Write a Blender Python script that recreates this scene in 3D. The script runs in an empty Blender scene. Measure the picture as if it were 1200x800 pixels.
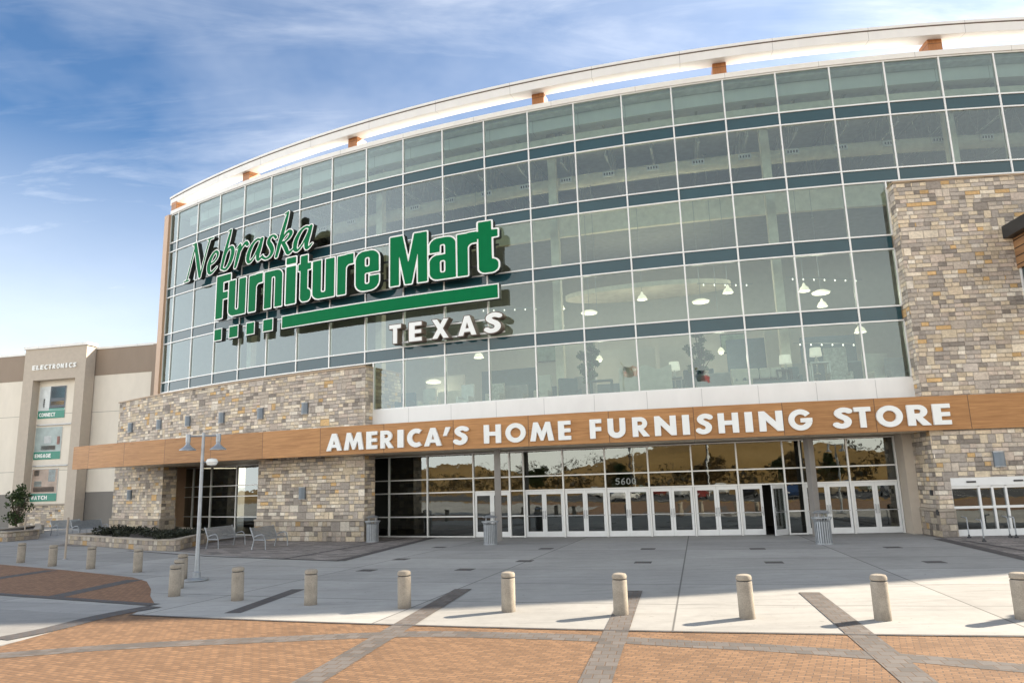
import bpy, math, random
import numpy as np
from mathutils import Vector, Matrix
random.seed(7)
rng = np.random.RandomState(5)
sc = bpy.context.scene
COL = sc.collection
PI = math.pi
# ------------------------------------------------------------------ camera, sky, sun, exposure
S = 2.44; EYE = 2.75
FPX, TH, RO = 847.867, 0.190387, -0.0304987
FW = Vector((0, math.cos(TH), math.sin(TH))); RT0 = Vector((1, 0, 0)); UP0 = RT0.cross(FW)
RT = RT0*math.cos(RO) + UP0*math.sin(RO); UP = -RT0*math.sin(RO) + UP0*math.cos(RO)
cam = bpy.data.objects.new('camera', bpy.data.cameras.new('camera')); COL.objects.link(cam)
cam.matrix_world = Matrix(((RT.x, UP.x, -FW.x, 0), (RT.y, UP.y, -FW.y, 0), (RT.z, UP.z, -FW.z, EYE), (0, 0, 0, 1)))
cam.data.sensor_width = 36; cam.data.lens = FPX/1200*36; cam.data.clip_end = 4000; cam.data.clip_start = .1
sc.camera = cam
SUN_EL, SUN_AZ = math.radians(31.4), math.radians(20.9)      # az measured from +x towards +y
world = bpy.data.worlds.new('World'); sc.world = world; world.use_nodes = True
sun = bpy.data.objects.new('sun', bpy.data.lights.new('sun', 'SUN')); COL.objects.link(sun)
sun.data.energy = 4.35; sun.data.angle = math.radians(.75); sun.data.color = (1, .87, .70)
SD = Vector((math.cos(SUN_AZ)*math.cos(SUN_EL), math.sin(SUN_AZ)*math.cos(SUN_EL), math.sin(SUN_EL)))
sun.rotation_euler = SD.to_track_quat('Z', 'Y').to_euler()
sc.view_settings.view_transform = 'Standard'; sc.view_settings.look = 'None'
sc.view_settings.exposure = 1.68; sc.view_settings.gamma = 1
try: sc.cycles.transparent_max_bounces = 16; sc.cycles.max_bounces = 10
except Exception: pass

# ------------------------------------------------------------------ node helpers
class NT:
    def __init__(s, nt): s.nt = nt; s.n = nt.nodes; s.l = nt.links
    def node(s, t, **kw):
        n = s.n.new(t)
        for k, v in kw.items(): setattr(n, k, v)
        return n
    def put(s, sock, v):
        if v is None: return
        if hasattr(v, 'is_output'): s.l.new(v, sock)
        else: sock.default_value = v
    def m(s, op, a, b=None, c=None, clamp=False):
        n = s.node('ShaderNodeMath', operation=op); n.use_clamp = clamp
        s.put(n.inputs[0], a); s.put(n.inputs[1], b); s.put(n.inputs[2], c); return n.outputs[0]
    def xyz(s, x, y=0.0, z=0.0):
        n = s.node('ShaderNodeCombineXYZ'); s.put(n.inputs[0], x); s.put(n.inputs[1], y); s.put(n.inputs[2], z); return n.outputs[0]
    def sep(s, v):
        n = s.node('ShaderNodeSeparateXYZ'); s.put(n.inputs[0], v); return n.outputs
    def uv(s): return s.node('ShaderNodeTexCoord').outputs['UV']
    def obj(s): return s.node('ShaderNodeTexCoord').outputs['Object']
    def pos(s): return s.node('ShaderNodeNewGeometry').outputs['Position']
    def white(s, v):
        n = s.node('ShaderNodeTexWhiteNoise', noise_dimensions='3D'); s.put(n.inputs['Vector'], v); return n.outputs['Value']
    def noise(s, v, scale, detail=4, rough=.55, dist=0):
        n = s.node('ShaderNodeTexNoise'); s.put(n.inputs['Vector'], v); n.inputs['Scale'].default_value = scale
        n.inputs['Detail'].default_value = detail; n.inputs['Roughness'].default_value = rough
        n.inputs['Distortion'].default_value = dist; return n.outputs['Fac']
    def map(s, v, scale=(1, 1, 1), rot=(0, 0, 0), loc=(0, 0, 0)):
        n = s.node('ShaderNodeMapping'); s.put(n.inputs[0], v); n.inputs['Scale'].default_value = scale
        n.inputs['Rotation'].default_value = rot; n.inputs['Location'].default_value = loc; return n.outputs[0]
    def ramp(s, f, stops, interp='LINEAR'):
        n = s.node('ShaderNodeValToRGB'); r = n.color_ramp; r.interpolation = interp
        while len(r.elements) < len(stops): r.elements.new(.5)
        for e, (p, c) in zip(r.elements, stops): e.position = p; e.color = (*c, 1) if len(c) == 3 else c
        s.put(n.inputs[0], f); return n.outputs[0]
    def mix(s, f, a, b, mode='MIX'):
        n = s.node('ShaderNodeMix', data_type='RGBA', blend_type=mode); s.put(n.inputs[0], f)
        for k, v in ((6, a), (7, b)):
            s.put(n.inputs[k], (*v, 1) if isinstance(v, tuple) and len(v) == 3 else v)
        return n.outputs[2]
    def mr(s, v, a, b, c=0.0, d=1.0):
        n = s.node('ShaderNodeMapRange'); s.put(n.inputs[0], v)
        for k, q in enumerate((a, b, c, d)): n.inputs[k+1].default_value = q
        return n.outputs[0]
    def bump(s, h, strength=.4, dist=.02):
        n = s.node('ShaderNodeBump'); s.put(n.inputs['Height'], h); n.inputs['Strength'].default_value = strength
        n.inputs['Distance'].default_value = dist; return n.outputs[0]

MATS = {}
def mat(name, color=(.5, .5, .5), rough=.6, metal=0., spec=.5, var=.12, vscale=3., fn=None, emit=None, estr=1.):
    if name in MATS: return MATS[name]
    m = bpy.data.materials.new(name); m.use_nodes = True; t = NT(m.node_tree)
    b = m.node_tree.nodes['Principled BSDF']
    b.inputs['Roughness'].default_value = rough; b.inputs['Metallic'].default_value = metal
    b.inputs['Specular IOR Level'].default_value = spec
    if fn: fn(t, b)
    else:
        n = t.noise(t.obj(), vscale, 5)
        k = t.mr(n, .25, .75, 1-var, 1+var)
        mx = t.node('ShaderNodeVectorMath', operation='SCALE'); mx.inputs[0].default_value = color; t.put(mx.inputs['Scale'], k)
        t.l.new(mx.outputs[0], b.inputs['Base Color'])
    if emit:
        b.inputs['Emission Color'].default_value = (*emit, 1); b.inputs['Emission Strength'].default_value = estr
    MATS[name] = m; return m

# sky
wt = NT(world.node_tree); bg = world.node_tree.nodes['Background']
sky = wt.node('ShaderNodeTexSky', sky_type='NISHITA'); sky.sun_disc = False; sky.sun_elevation = SUN_EL
sky.sun_rotation = math.atan2(SD.x, SD.y); sky.air_density = 1.0; sky.dust_density = .6; sky.ozone_density = 1.4
dv = wt.node('ShaderNodeTexCoord').outputs['Generated']; sx, sy, sz = wt.sep(dv)
den = wt.m('ADD', wt.m('MAXIMUM', sz, 0.0), .16)
px_, py_ = wt.m('DIVIDE', sx, den), wt.m('DIVIDE', sy, den)
pv = wt.xyz(px_, py_, 0.)
n1 = wt.noise(wt.map(pv, (.55, .9, 1), (0, 0, .5), (3.1, 1.7, 0)), .9, 8, .62, .9)
n2 = wt.noise(wt.map(pv, (.9, 3.0, 1), (0, 0, .9), (8.9, 1.3, 0)), 1.3, 7, .62, 1.2)
cl = wt.m('MULTIPLY', wt.mr(n1, .44, .66), wt.mr(n2, .40, .70))
n3 = wt.noise(wt.map(pv, (1, 1, 1), (0, 0, 0), (1.2, 5.5, 0)), .8, 6, .6)
veil = wt.m('ADD', wt.m('MULTIPLY', wt.mr(n3, .42, .78), .34), wt.mr(sx, .0, .6, 0., .30))
hz = wt.mr(sz, .05, .42, 1.0, 0.)
west = wt.mr(sx, -.75, .05, .92, .30)
south = wt.m('MULTIPLY', wt.mr(sz, .0, .62, 1., 0.), wt.mr(sy, .15, -.5, 0., 1.))
cf = wt.m('MAXIMUM', wt.m('ADD', wt.m('MULTIPLY', cl, .62), veil), wt.m('MULTIPLY', wt.m('MULTIPLY', hz, west), wt.mr(n3, .25, .7, .8, 1.1)), clamp=True)
skyb = wt.mix(1.0, sky.outputs[0], (.56, .76, .92), 'MULTIPLY'); skyc = wt.mix(cf, skyb, (8.0, 8.05, 8.1)); skyc = wt.mix(wt.m('MULTIPLY', south, .9), skyc, (16.6, 16.0, 14.2)); fw_ = wt.m('MULTIPLY', wt.mr(sx, -.64, -.86, 0., 1.), wt.mr(sz, .2, .95, .92, .3)); skyc = wt.mix(fw_, skyc, (17.5, 18.0, 18.2))
wt.l.new(skyc, bg.inputs['Color']); bg.inputs['Strength'].default_value = .062

# ------------------------------------------------------------------ geometry frame of the place
RU = 34.80636; FX, FY = 27.90391, 115.31249; R = RU*S; PH = -0.6364676     # the curved facade
C2X, C2Y, R2 = 29.865, 137.650, 108.249                                     # the wooden band's own, flatter curve
RE = R - 2.0                                                                # entrance glazing
RS = R + .73                                                                # stone face
Z = [21.54, 19.47, 18.83, 16.23, 15.61, 13.06, 12.41, 9.81, 9.15, 6.63]
def phi(i): return PH + i/RU
def pol(r, i, z=None):
    a = phi(i); p = (FX + r*math.sin(a), FY - r*math.cos(a))
    return p if z is None else (*p, z)
def ray(x, y): return FW + RT*((x-600)/FPX) + UP*((400-y)/FPX)
def on_circle(x, y, r, cx=FX, cy=FY):
    d = ray(x, y); a = d.x**2+d.y**2; b = -(d.x*cx+d.y*cy); c = cx*cx+cy*cy-r*r
    t = (-b-math.sqrt(max(b*b-a*c, 0)))/a
    p = d*t; return math.atan2(p.x-cx, cy-p.y), p.z+EYE
def fi(x, y, r):
    a, z = on_circle(x, y, r); return (a-PH)*RU, z
def ground(x, y):
    d = ray(x, y); t = -EYE/d.z; return (d.x*t, d.y*t)
def zat(x, y, p):
    d = ray(x, y); return EYE + d.z*math.hypot(*p[:2])/math.hypot(d.x, d.y)

# ------------------------------------------------------------------ mesh helpers
class MB:
    def __init__(s): s.v = []; s.f = []; s.uv = []; s.mi = []; s.sm = []
    def face(s, pts, uvs=None, mi=0, smooth=False):
        k = len(s.v); s.v += [tuple(p) for p in pts]; s.f.append(list(range(k, k+len(pts))))
        if uvs is None:
            a, b, c = Vector(pts[0]), Vector(pts[1]), Vector(pts[-1])
            n = (b-a).cross(c-a)
            n = n.normalized() if n.length > 1e-9 else Vector((0, 0, 1))
            if abs(n.z) > .8: uvs = [(p[0], p[1]) for p in pts]
            elif abs(n.y) >= abs(n.x): uvs = [(p[0], p[2]) for p in pts]
            else: uvs = [(p[1], p[2]) for p in pts]
        s.uv += list(uvs); s.mi.append(mi); s.sm.append(smooth)
    def frame_box(s, F, u0, u1, d0, d1, z0, z1, mi=0):
        (ox, oy), (tx, ty), (nx, ny) = F
        P = lambda u, d, z: (ox+tx*u+nx*d, oy+ty*u+ny*d, z)
        q = [(u0, d1, z0), (u1, d1, z0), (u1, d1, z1), (u0, d1, z1), (u0, d0, z0), (u1, d0, z0), (u1, d0, z1), (u0, d0, z1)]
        p = [P(*a) for a in q]
        for idx, ax in (((0, 1, 2, 3), 0), ((5, 4, 7, 6), 0), ((4, 0, 3, 7), 1), ((1, 5, 6, 2), 1), ((3, 2, 6, 7), 2), ((4, 5, 1, 0), 2)):
            uv = [(q[k][0], q[k][2]) if ax == 0 else (q[k][1], q[k][2]) if ax == 1 else (q[k][0], q[k][1]) for k in idx]
            s.face([p[k] for k in idx], uv, mi)
    def box(s, c, d, rz=0, mi=0):
        F = ((c[0], c[1]), (math.cos(rz), math.sin(rz)), (-math.sin(rz), math.cos(rz)))
        s.frame_box(F, -d[0]/2, d[0]/2, d[1]/2, -d[1]/2, c[2]-d[2]/2, c[2]+d[2]/2, mi)
    def arc(s, r0, r1, a0, a1, z0, z1, n=None, cx=FX, cy=FY, mi=0, z1in=None, z0in=None):
        # r0 outer (towards camera, bigger), r1 inner
        n = n or max(2, int(abs(a1-a0)*r0/1.2)); z1i = z1 if z1in is None else z1in; z0i = z0 if z0in is None else z0in
        A = [a0+(a1-a0)*k/n for k in range(n+1)]
        P = lambda r, a, z: (cx+r*math.sin(a), cy-r*math.cos(a), z)
        for a, b in zip(A[:-1], A[1:]):
            ua, ub = a*r0, b*r0
            s.face([P(r0, a, z0), P(r0, b, z0), P(r0, b, z1), P(r0, a, z1)], [(ua, z0), (ub, z0), (ub, z1), (ua, z1)], mi, True)
            s.face([P(r1, b, z0i), P(r1, a, z0i), P(r1, a, z1i), P(r1, b, z1i)], [(ub, z0), (ua, z0), (ua, z1), (ub, z1)], mi, True)
            s.face([P(r0, a, z1), P(r0, b, z1), P(r1, b, z1i), P(r1, a, z1i)], [(ua, r0), (ub, r0), (ub, r1), (ua, r1)], mi)
            s.face([P(r0, b, z0), P(r0, a, z0), P(r1, a, z0i), P(r1, b, z0i)], [(ub, r0), (ua, r0), (ua, r1), (ub, r1)], mi)
        for a, sgn in ((a0, 1), (a1, -1)):
            q = [P(r1, a, z0i), P(r0, a, z0), P(r0, a, z1), P(r1, a, z1i)]; uv = [(r1, z0), (r0, z0), (r0, z1), (r1, z1)]
            if sgn < 0: q.reverse(); uv.reverse()
            s.face(q, uv, mi)
    def lathe(s, c, prof, n=20, mi=0, smooth=True, z_axis=None):
        c = Vector(c)
        for k in range(n):
            a, b = 2*PI*k/n, 2*PI*(k+1)/n
            for (r0, z0), (r1, z1) in zip(prof[:-1], prof[1:]):
                q = [(r0, a, z0), (r0, b, z0), (r1, b, z1), (r1, a, z1)]
                pts = [c+Vector((r*math.cos(t), r*math.sin(t), z)) for r, t, z in q]; uv = [(t*max(r0, r1), z) for r, t, z in q]
                if r0 < 1e-6: pts = pts[1:]; uv = uv[1:]
                elif r1 < 1e-6: pts = pts[:3]; uv = uv[:3]
                s.face(pts, uv, mi, smooth)
    def tube(s, pts, r, n=8, mi=0):
        pts = [Vector(p) for p in pts]; rs = r if isinstance(r, (list, tuple)) else [r]*len(pts); rings = []
        for k, p in enumerate(pts):
            d = (pts[min(k+1, len(pts)-1)]-pts[max(k-1, 0)]).normalized()
            x = d.cross(Vector((0, 0, 1)) if abs(d.z) < .9 else Vector((1, 0, 0))).normalized(); y = d.cross(x)
            rings.append([p+(x*math.cos(2*PI*j/n)+y*math.sin(2*PI*j/n))*rs[k] for j in range(n)])
        for A, B in zip(rings[:-1], rings[1:]):
            for j in range(n): s.face([A[(j+1) % n], A[j], B[j], B[(j+1) % n]], None, mi, True)
        s.face(rings[0], None, mi); s.face(list(reversed(rings[-1])), None, mi)
    def prism(s, poly, z0, z1, mi=0):
        n = len(poly); ar = sum(poly[k][0]*poly[(k+1) % n][1]-poly[(k+1) % n][0]*poly[k][1] for k in range(n))
        if ar < 0: poly = poly[::-1]
        s.face([(x, y, z1) for x, y in poly], None, mi); s.face([(x, y, z0) for x, y in poly[::-1]], None, mi)
        L = 0
        for k in range(n):
            a, b = poly[k], poly[(k+1) % n]; d = math.hypot(b[0]-a[0], b[1]-a[1])
            s.face([(*a, z0), (*b, z0), (*b, z1), (*a, z1)], [(L, z0), (L+d, z0), (L+d, z1), (L, z1)], mi); L += d
    def sheet(s, poly, z): s.face([(x, y, z) for x, y in poly])
    def build(s, name, mats, parent=None, bevel=0, weld=False):
        me = bpy.data.meshes.new(name); me.from_pydata(s.v, [], s.f)
        uvl = me.uv_layers.new(name='UVMap'); uvl.data.foreach_set('uv', [c for u in s.uv for c in u])
        me.polygons.foreach_set('material_index', s.mi); me.polygons.foreach_set('use_smooth', s.sm)
        for m in (mats if isinstance(mats, (list, tuple)) else [mats]): me.materials.append(m)
        if weld or bevel or any(s.sm):
            import bmesh
            bm = bmesh.new(); bm.from_mesh(me); bmesh.ops.remove_doubles(bm, verts=bm.verts, dist=1e-5)
            bm.normal_update(); bm.to_mesh(me); bm.free()
            if any(s.sm): me.set_sharp_from_angle(angle=math.radians(40))
        me.update()
        o = bpy.data.objects.new(name, me); COL.objects.link(o)
        if bevel:
            b = o.modifiers.new('bevel', 'BEVEL'); b.width = bevel; b.segments = 2; b.limit_method = 'ANGLE'
        if parent: attach(o, parent)
        return o
def attach(o, parent):
    o.parent = parent; o.matrix_parent_inverse = parent_matrix(parent).inverted()
def parent_matrix(p):
    m = Matrix.Translation(p.location) @ p.rotation_euler.to_matrix().to_4x4()
    if p.parent: m = parent_matrix(p.parent) @ p.matrix_parent_inverse @ m
    return m
def tag(o, label, cat, group=None):
    o['label'] = label; o['category'] = cat
    if group: o['group'] = group
    return o
def thing(name, label, cat, loc=(0, 0, 0), rz=0, group=None):
    o = bpy.data.objects.new(name, None); COL.objects.link(o); o.location = loc; o.rotation_euler = (0, 0, rz)
    o.empty_display_size = .3
    return tag(o, label, cat, group)
def struct(o): o['kind'] = 'structure'; return o
def kids(o): return [c for c in bpy.data.objects if c.parent == o]
def dup(root, loc, rz=None, label=None):
    r = root.copy(); COL.objects.link(r)
    def rec(src, dst):
        for ch in kids(src):
            if ch == dst: continue
            c = ch.copy(); COL.objects.link(c); c.parent = dst; rec(ch, c)
    rec(root, r)
    r.location = loc
    if rz is not None: r.rotation_euler = (0, 0, rz)
    if label: r['label'] = label
    return r
def local(name, root, mb, m, parent=None, bevel=0):
    # a mesh written in the thing's own coordinates
    o = mb.build(name, m, None, bevel); o.parent = parent or root; return o
def chord(pa, pb):
    d = math.hypot(pb[0]-pa[0], pb[1]-pa[1]); t = ((pb[0]-pa[0])/d, (pb[1]-pa[1])/d); return (pa, t, (t[1], -t[0])), d

# ------------------------------------------------------------------ materials
def stone_fn(t, b, h=.37, w=.62, dark=1.0):
    u, v, _ = t.sep(t.uv())
    vr = t.m('DIVIDE', v, h); row = t.m('FLOOR', vr); fv = t.m('SUBTRACT', vr, row)
    ur = t.m('ADD', t.m('DIVIDE', u, w), t.m('MULTIPLY', t.white(t.xyz(row, 3.1, .7)), 17.0)); col = t.m('FLOOR', ur)
    sp = t.m('GREATER_THAN', t.white(t.xyz(row, col, 1.3)), .14)
    sub = t.m('MULTIPLY', sp, t.m('FLOOR', t.m('MULTIPLY', fv, 1.999)))
    ur2 = t.m('ADD', ur, t.m('MULTIPLY', sub, .41)); col2 = t.m('FLOOR', ur2); fu = t.m('SUBTRACT', ur2, col2)
    hs = t.m('GREATER_THAN', t.white(t.xyz(t.m('ADD', row, t.m('MULTIPLY', sub, .5)), col2, 7.7)), .70)
    f2 = t.m('MULTIPLY', fu, 2.0); half = t.m('MULTIPLY', hs, t.m('FLOOR', t.m('MULTIPLY', fu, 1.999)))
    idv = t.xyz(t.m('ADD', row, t.m('MULTIPLY', sub, .5)), t.m('ADD', col2, t.m('MULTIPLY', half, .5)), t.m('MULTIPLY', t.m('MULTIPLY', sp, col), .37))
    r1 = t.white(idv); r2 = t.white(t.map(idv, loc=(5.5, 9.1, 2.2)))
    fuu = t.m('ADD', fu, t.m('MULTIPLY', hs, t.m('SUBTRACT', t.m('FRACT', f2), fu)))
    fvv = t.m('ADD', fv, t.m('MULTIPLY', sp, t.m('SUBTRACT', t.m('FRACT', t.m('MULTIPLY', fv, 2.0)), fv)))
    du = t.m('MULTIPLY', t.m('MINIMUM', fuu, t.m('SUBTRACT', 1.0, fuu)), t.m('DIVIDE', w, t.m('ADD', 1.0, hs)))
    dvv = t.m('MULTIPLY', t.m('MINIMUM', fvv, t.m('SUBTRACT', 1.0, fvv)), t.m('DIVIDE', h, t.m('ADD', 1.0, sp)))
    e = t.mr(t.m('MINIMUM', du, dvv), .004, .018)
    c = t.ramp(r1, [(0, (.27, .24, .215)), (.06, (.40, .355, .315)), (.17, (.50, .445, .395)), (.30, (.60, .52, .435)), (.46, (.66, .545, .40)), (.58, (.60, .50, .42)),
                    (.68, (.76, .64, .47)), (.82, (.80, .70, .555)), (.90, (.68, .44, .20)), (.94, (.86, .78, .66))], 'CONSTANT')
    nz = t.noise(t.uv(), 9, 6, .7); nz2 = t.noise(t.uv(), .5, 3)
    c = t.mix(.10, c, (.66, .53, .375)); stain = t.noise(t.xyz(t.m('MULTIPLY', u, .9), t.m('MULTIPLY', v, .14), 0.), 1.0, 5, .65)
    k = t.m('MULTIPLY', t.mr(nz, .25, .75, .68, 1.25), t.m('MULTIPLY', t.m('MULTIPLY', t.mr(r2, 0, 1, .82, 1.14), t.mr(stain, .5, .8, 1.0, .74)), t.mr(nz2, .3, .7, .9*dark, 1.06*dark)))
    c = t.mix(1.0, c, t.xyz(k, k, k), 'MULTIPLY'); c = t.mix(t.mr(e, 0, 1, .55, 1), (.34, .295, .235), c)
    t.l.new(c, b.inputs['Base Color'])
    hgt = t.m('MULTIPLY', e, t.m('ADD', t.m('MULTIPLY', r2, .6), t.m('MULTIPLY', nz, .6)))
    t.l.new(t.bump(hgt, 1.0, .06), b.inputs['Normal'])
M_STONE = mat('ledge_stone', rough=.85, spec=.25, fn=stone_fn)
M_STONE2 = mat('base_stone', rough=.88, spec=.25, fn=lambda t, b: stone_fn(t, b, .50, .6, .66))
def wood_fn(t, b, base=((.31, .14, .048), (.52, .265, .10)), panel=3.7, vert=False):
    uv = t.uv(); u, v, _ = t.sep(uv)
    if vert: u, v = v, u
    p = t.m('DIVIDE', u, panel); pid = t.m('FLOOR', p); f = t.m('SUBTRACT', p, pid)
    w = t.xyz(t.m('MULTIPLY', u, .55), t.m('MULTIPLY', v, 9.0), t.m('MULTIPLY', t.white(t.xyz(pid, .3, 0.)), 40.0))
    n = t.noise(w, 1.4, 6, .62, .8); big = t.noise(t.xyz(u, t.m('MULTIPLY', v, 2.5), 0.), .35, 3)
    c = t.ramp(t.m('ADD', t.m('MULTIPLY', n, .75), t.m('MULTIPLY', big, .25)), [(.32, base[0]), (.66, base[1])])
    tone = t.mr(t.white(t.xyz(pid, 5.1, 2.)), 0, 1, .88, 1.1); c = t.mix(1.0, c, t.xyz(tone, tone, tone), 'MULTIPLY')
    ed = t.m('MULTIPLY', t.m('MINIMUM', f, t.m('SUBTRACT', 1.0, f)), panel); j = t.mr(ed, .008, .018)
    c = t.mix(j, (.10, .055, .03), c); t.l.new(c, b.inputs['Base Color']); t.l.new(t.bump(j, .5, .01), b.inputs['Normal'])
M_WOOD = mat('wood_panel', rough=.5, spec=.35, fn=wood_fn)
M_WOODV = mat('wood_block', rough=.5, fn=lambda t, b: wood_fn(t, b, ((.30, .12, .04), (.5, .22, .08)), 3.7, True))
def panel_fn(col, pu, pv, seam=.012, var=.06):
    def fn(t, b):
        u, v, _ = t.sep(t.uv()); o = []
        for q, w in ((u, pu), (v, pv)):
            if not w: continue
            f = t.m('FRACT', t.m('ADD', t.m('DIVIDE', q, w), .031)); o.append(t.m('MULTIPLY', t.m('MINIMUM', f, t.m('SUBTRACT', 1.0, f)), w))
        e = o[0] if len(o) == 1 else t.m('MINIMUM', *o); j = t.mr(e, seam*.4, seam)
        n = t.noise(t.xyz(t.m('MULTIPLY', u, 1.), t.m('MULTIPLY', v, .4), 0.), 1.1, 6, .6); k = t.mr(n, .25, .75, 1-var, 1+var)
        c = t.mix(1.0, (*col, 1), t.xyz(k, k, k), 'MULTIPLY'); c = t.mix(j, tuple(x*.45 for x in col), c)
        t.l.new(c, b.inputs['Base Color']); t.l.new(t.bump(j, .4, .008), b.inputs['Normal'])
    return fn
M_SOFFIT = mat('soffit_panel', rough=.4, fn=panel_fn((.90, .75, .57), 2.13, 0))
M_WHITE = mat('white_panel', rough=.4, fn=panel_fn((.78, .77, .74), 2.44, 0))
M_RING = mat('roof_fascia', rough=.45, fn=panel_fn((.74, .73, .70), 4.3, 0))
M_WHITEROOF = mat('white_roof', (.80, .80, .78), .7)
M_CREAM = mat('cream_concrete', rough=.8, fn=panel_fn((.76, .70, .60), 0, 5.1, .03))
M_BROWN = mat('brown_concrete', rough=.8, fn=panel_fn((.30, .235, .18), 60, 0, .03))
M_GREYB = mat('grey_concrete', rough=.85, fn=panel_fn((.22, .205, .185), 60, 0, .03))
M_BEIGE = mat('beige_stucco', (.50, .435, .36), .85, var=.06)
M_PEACH = mat('peach_panel', (.50, .33, .21), .5, var=.07)
M_ALU = mat('white_aluminium', (.74, .74, .72), .35, .15, var=.04)
M_DOOR = mat('door_aluminium', (.70, .71, .71), .35, .2, var=.04)
M_TRUSS = mat('truss_paint', (.55, .56, .54), .5)
M_STEEL = mat('grey_steel', (.36, .37, .38), .4, .6, var=.1)
M_GALV = mat('galvanised_metal', (.33, .35, .37), .42, .5, var=.14, vscale=7)
M_DARK = mat('dark_metal', (.04, .042, .045), .4, .3)
M_COLM = mat('column_paint', (.23, .215, .20), .5, var=.08)
M_SLATE = mat('slate_fixture', (.17, .20, .23), .45, .2, var=.1)
M_SPANDREL = mat('spandrel_glass', (.018, .062, .078), .06, 0, .5, var=.12, vscale=.6)
M_GREEN = mat('sign_green', (.001, .155, .052), .6, spec=.08, var=.05)
M_RIM = mat('sign_white', (.82, .83, .80), .35, var=.03)
M_RETURN = mat('sign_return', (.016, .020, .019), .5)
M_BRONZE = mat('bronze_return', (.12, .085, .065), .5, .2)
M_SOIL = mat('dark_mulch', (.030, .022, .017), .95, var=.5, vscale=20)
M_CAPST = mat('cap_stone', (.36, .31, .25), .8, var=.15)
M_CAPW = mat('coping_metal', (.40, .29, .19), .5, var=.1)
def glass(name, tint, ior):
    m = bpy.data.materials.new(name); m.use_nodes = True; t = NT(m.node_tree); out = m.node_tree.nodes['Material Output']; gcol = (.80, .92, .96, 1) if 'tint' in name else (.66, .70, .68, 1)
    m.node_tree.nodes.remove(m.node_tree.nodes['Principled BSDF'])
    tr = t.node('ShaderNodeBsdfTransparent'); tr.inputs[0].default_value = (*tint, 1)
    gl = t.node('ShaderNodeBsdfGlossy'); gl.inputs['Roughness'].default_value = 0.012; gl.inputs[0].default_value = gcol
    wob = t.noise(t.pos(), .8, 3, .5); t.l.new(t.bump(wob, .05, .06), gl.inputs['Normal'])
    fr = t.node('ShaderNodeFresnel'); fr.inputs[0].default_value = ior
    mx = t.node('ShaderNodeMixShader'); t.l.new(fr.outputs[0], mx.inputs[0]); t.l.new(tr.outputs[0], mx.inputs[1]); t.l.new(gl.outputs[0], mx.inputs[2])
    t.l.new(mx.outputs[0], out.inputs[0]); MATS[name] = m; return m
M_GLASS = glass('tinted_glass', (.66, .80, .78), 2.0)
M_EGLASS = glass('entrance_glass', (.45, .50, .48), 2.9)

def concrete_fn(t, b, col=(.325, .318, .30), du=.0574, dr=3.05, joints=True):
    x, y, _ = t.sep(t.pos())
    rx, ry = t.m('SUBTRACT', x, FX), t.m('SUBTRACT', FY, y)
    ang = t.m('ARCTAN2', rx, ry); rad = t.m('SQRT', t.m('ADD', t.m('MULTIPLY', rx, rx), t.m('MULTIPLY', ry, ry)))
    p = t.pos()
    n = t.noise(p, .35, 6, .6); n2 = t.noise(p, 3.2, 6, .7); n3 = t.noise(p, 60, 2)
    a = t.m('DIVIDE', t.m('ADD', ang, .0135), du); ai = t.m('FLOOR', a); fa = t.m('SUBTRACT', a, ai)
    q = t.m('DIVIDE', t.m('SUBTRACT', rad, 1.0), dr); qi = t.m('FLOOR', q); fq = t.m('SUBTRACT', q, qi)
    ea = t.m('MULTIPLY', t.m('MINIMUM', fa, t.m('SUBTRACT', 1.0, fa)), t.m('MULTIPLY', rad, du))
    eq = t.m('MULTIPLY', t.m('MINIMUM', fq, t.m('SUBTRACT', 1.0, fq)), dr)
    k = t.m('MULTIPLY', t.mr(n, .3, .7, .88, 1.1), t.m('MULTIPLY', t.mr(n2, .3, .7, .93, 1.06), t.mr(n3, .3, .7, .95, 1.05)))
    k = t.m('MULTIPLY', k, t.mr(t.white(t.xyz(ai, qi, 0.)), 0, 1, .86, 1.10))
    tyre = t.noise(t.map(p, (.35, 2.6, 1), (0, 0, .3)), 1.1, 5, .7, .6); k = t.m('MULTIPLY', k, t.mr(tyre, .50, .72, 1.0, .80))
    c = t.mix(1.0, (*col, 1), t.xyz(k, k, k), 'MULTIPLY')
    if joints:
        j = t.mr(t.m('MINIMUM', ea, eq), .008, .028); c = t.mix(j, tuple(v*.32 for v in col), c)
    crk = t.noise(p, 1.7, 8, .75, 2.0); spots = t.mr(t.noise(p, 7, 2, .5), .70, .73, 0, .55); c = t.mix(spots, c, (.16, .15, .14)); st = t.mr(crk, .60, .72, 0, .32); c = t.mix(st, c, (.2, .19, .17))
    t.l.new(c, b.inputs['Base Color']); t.l.new(t.bump(n3, .15, .004), b.inputs['Normal'])
M_CONC = mat('plaza_concrete', rough=.8, spec=.3, fn=concrete_fn)
M_APRON = mat('apron_concrete', rough=.85, spec=.25, fn=lambda t, b: concrete_fn(t, b, (.27, .265, .255), joints=False))
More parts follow.
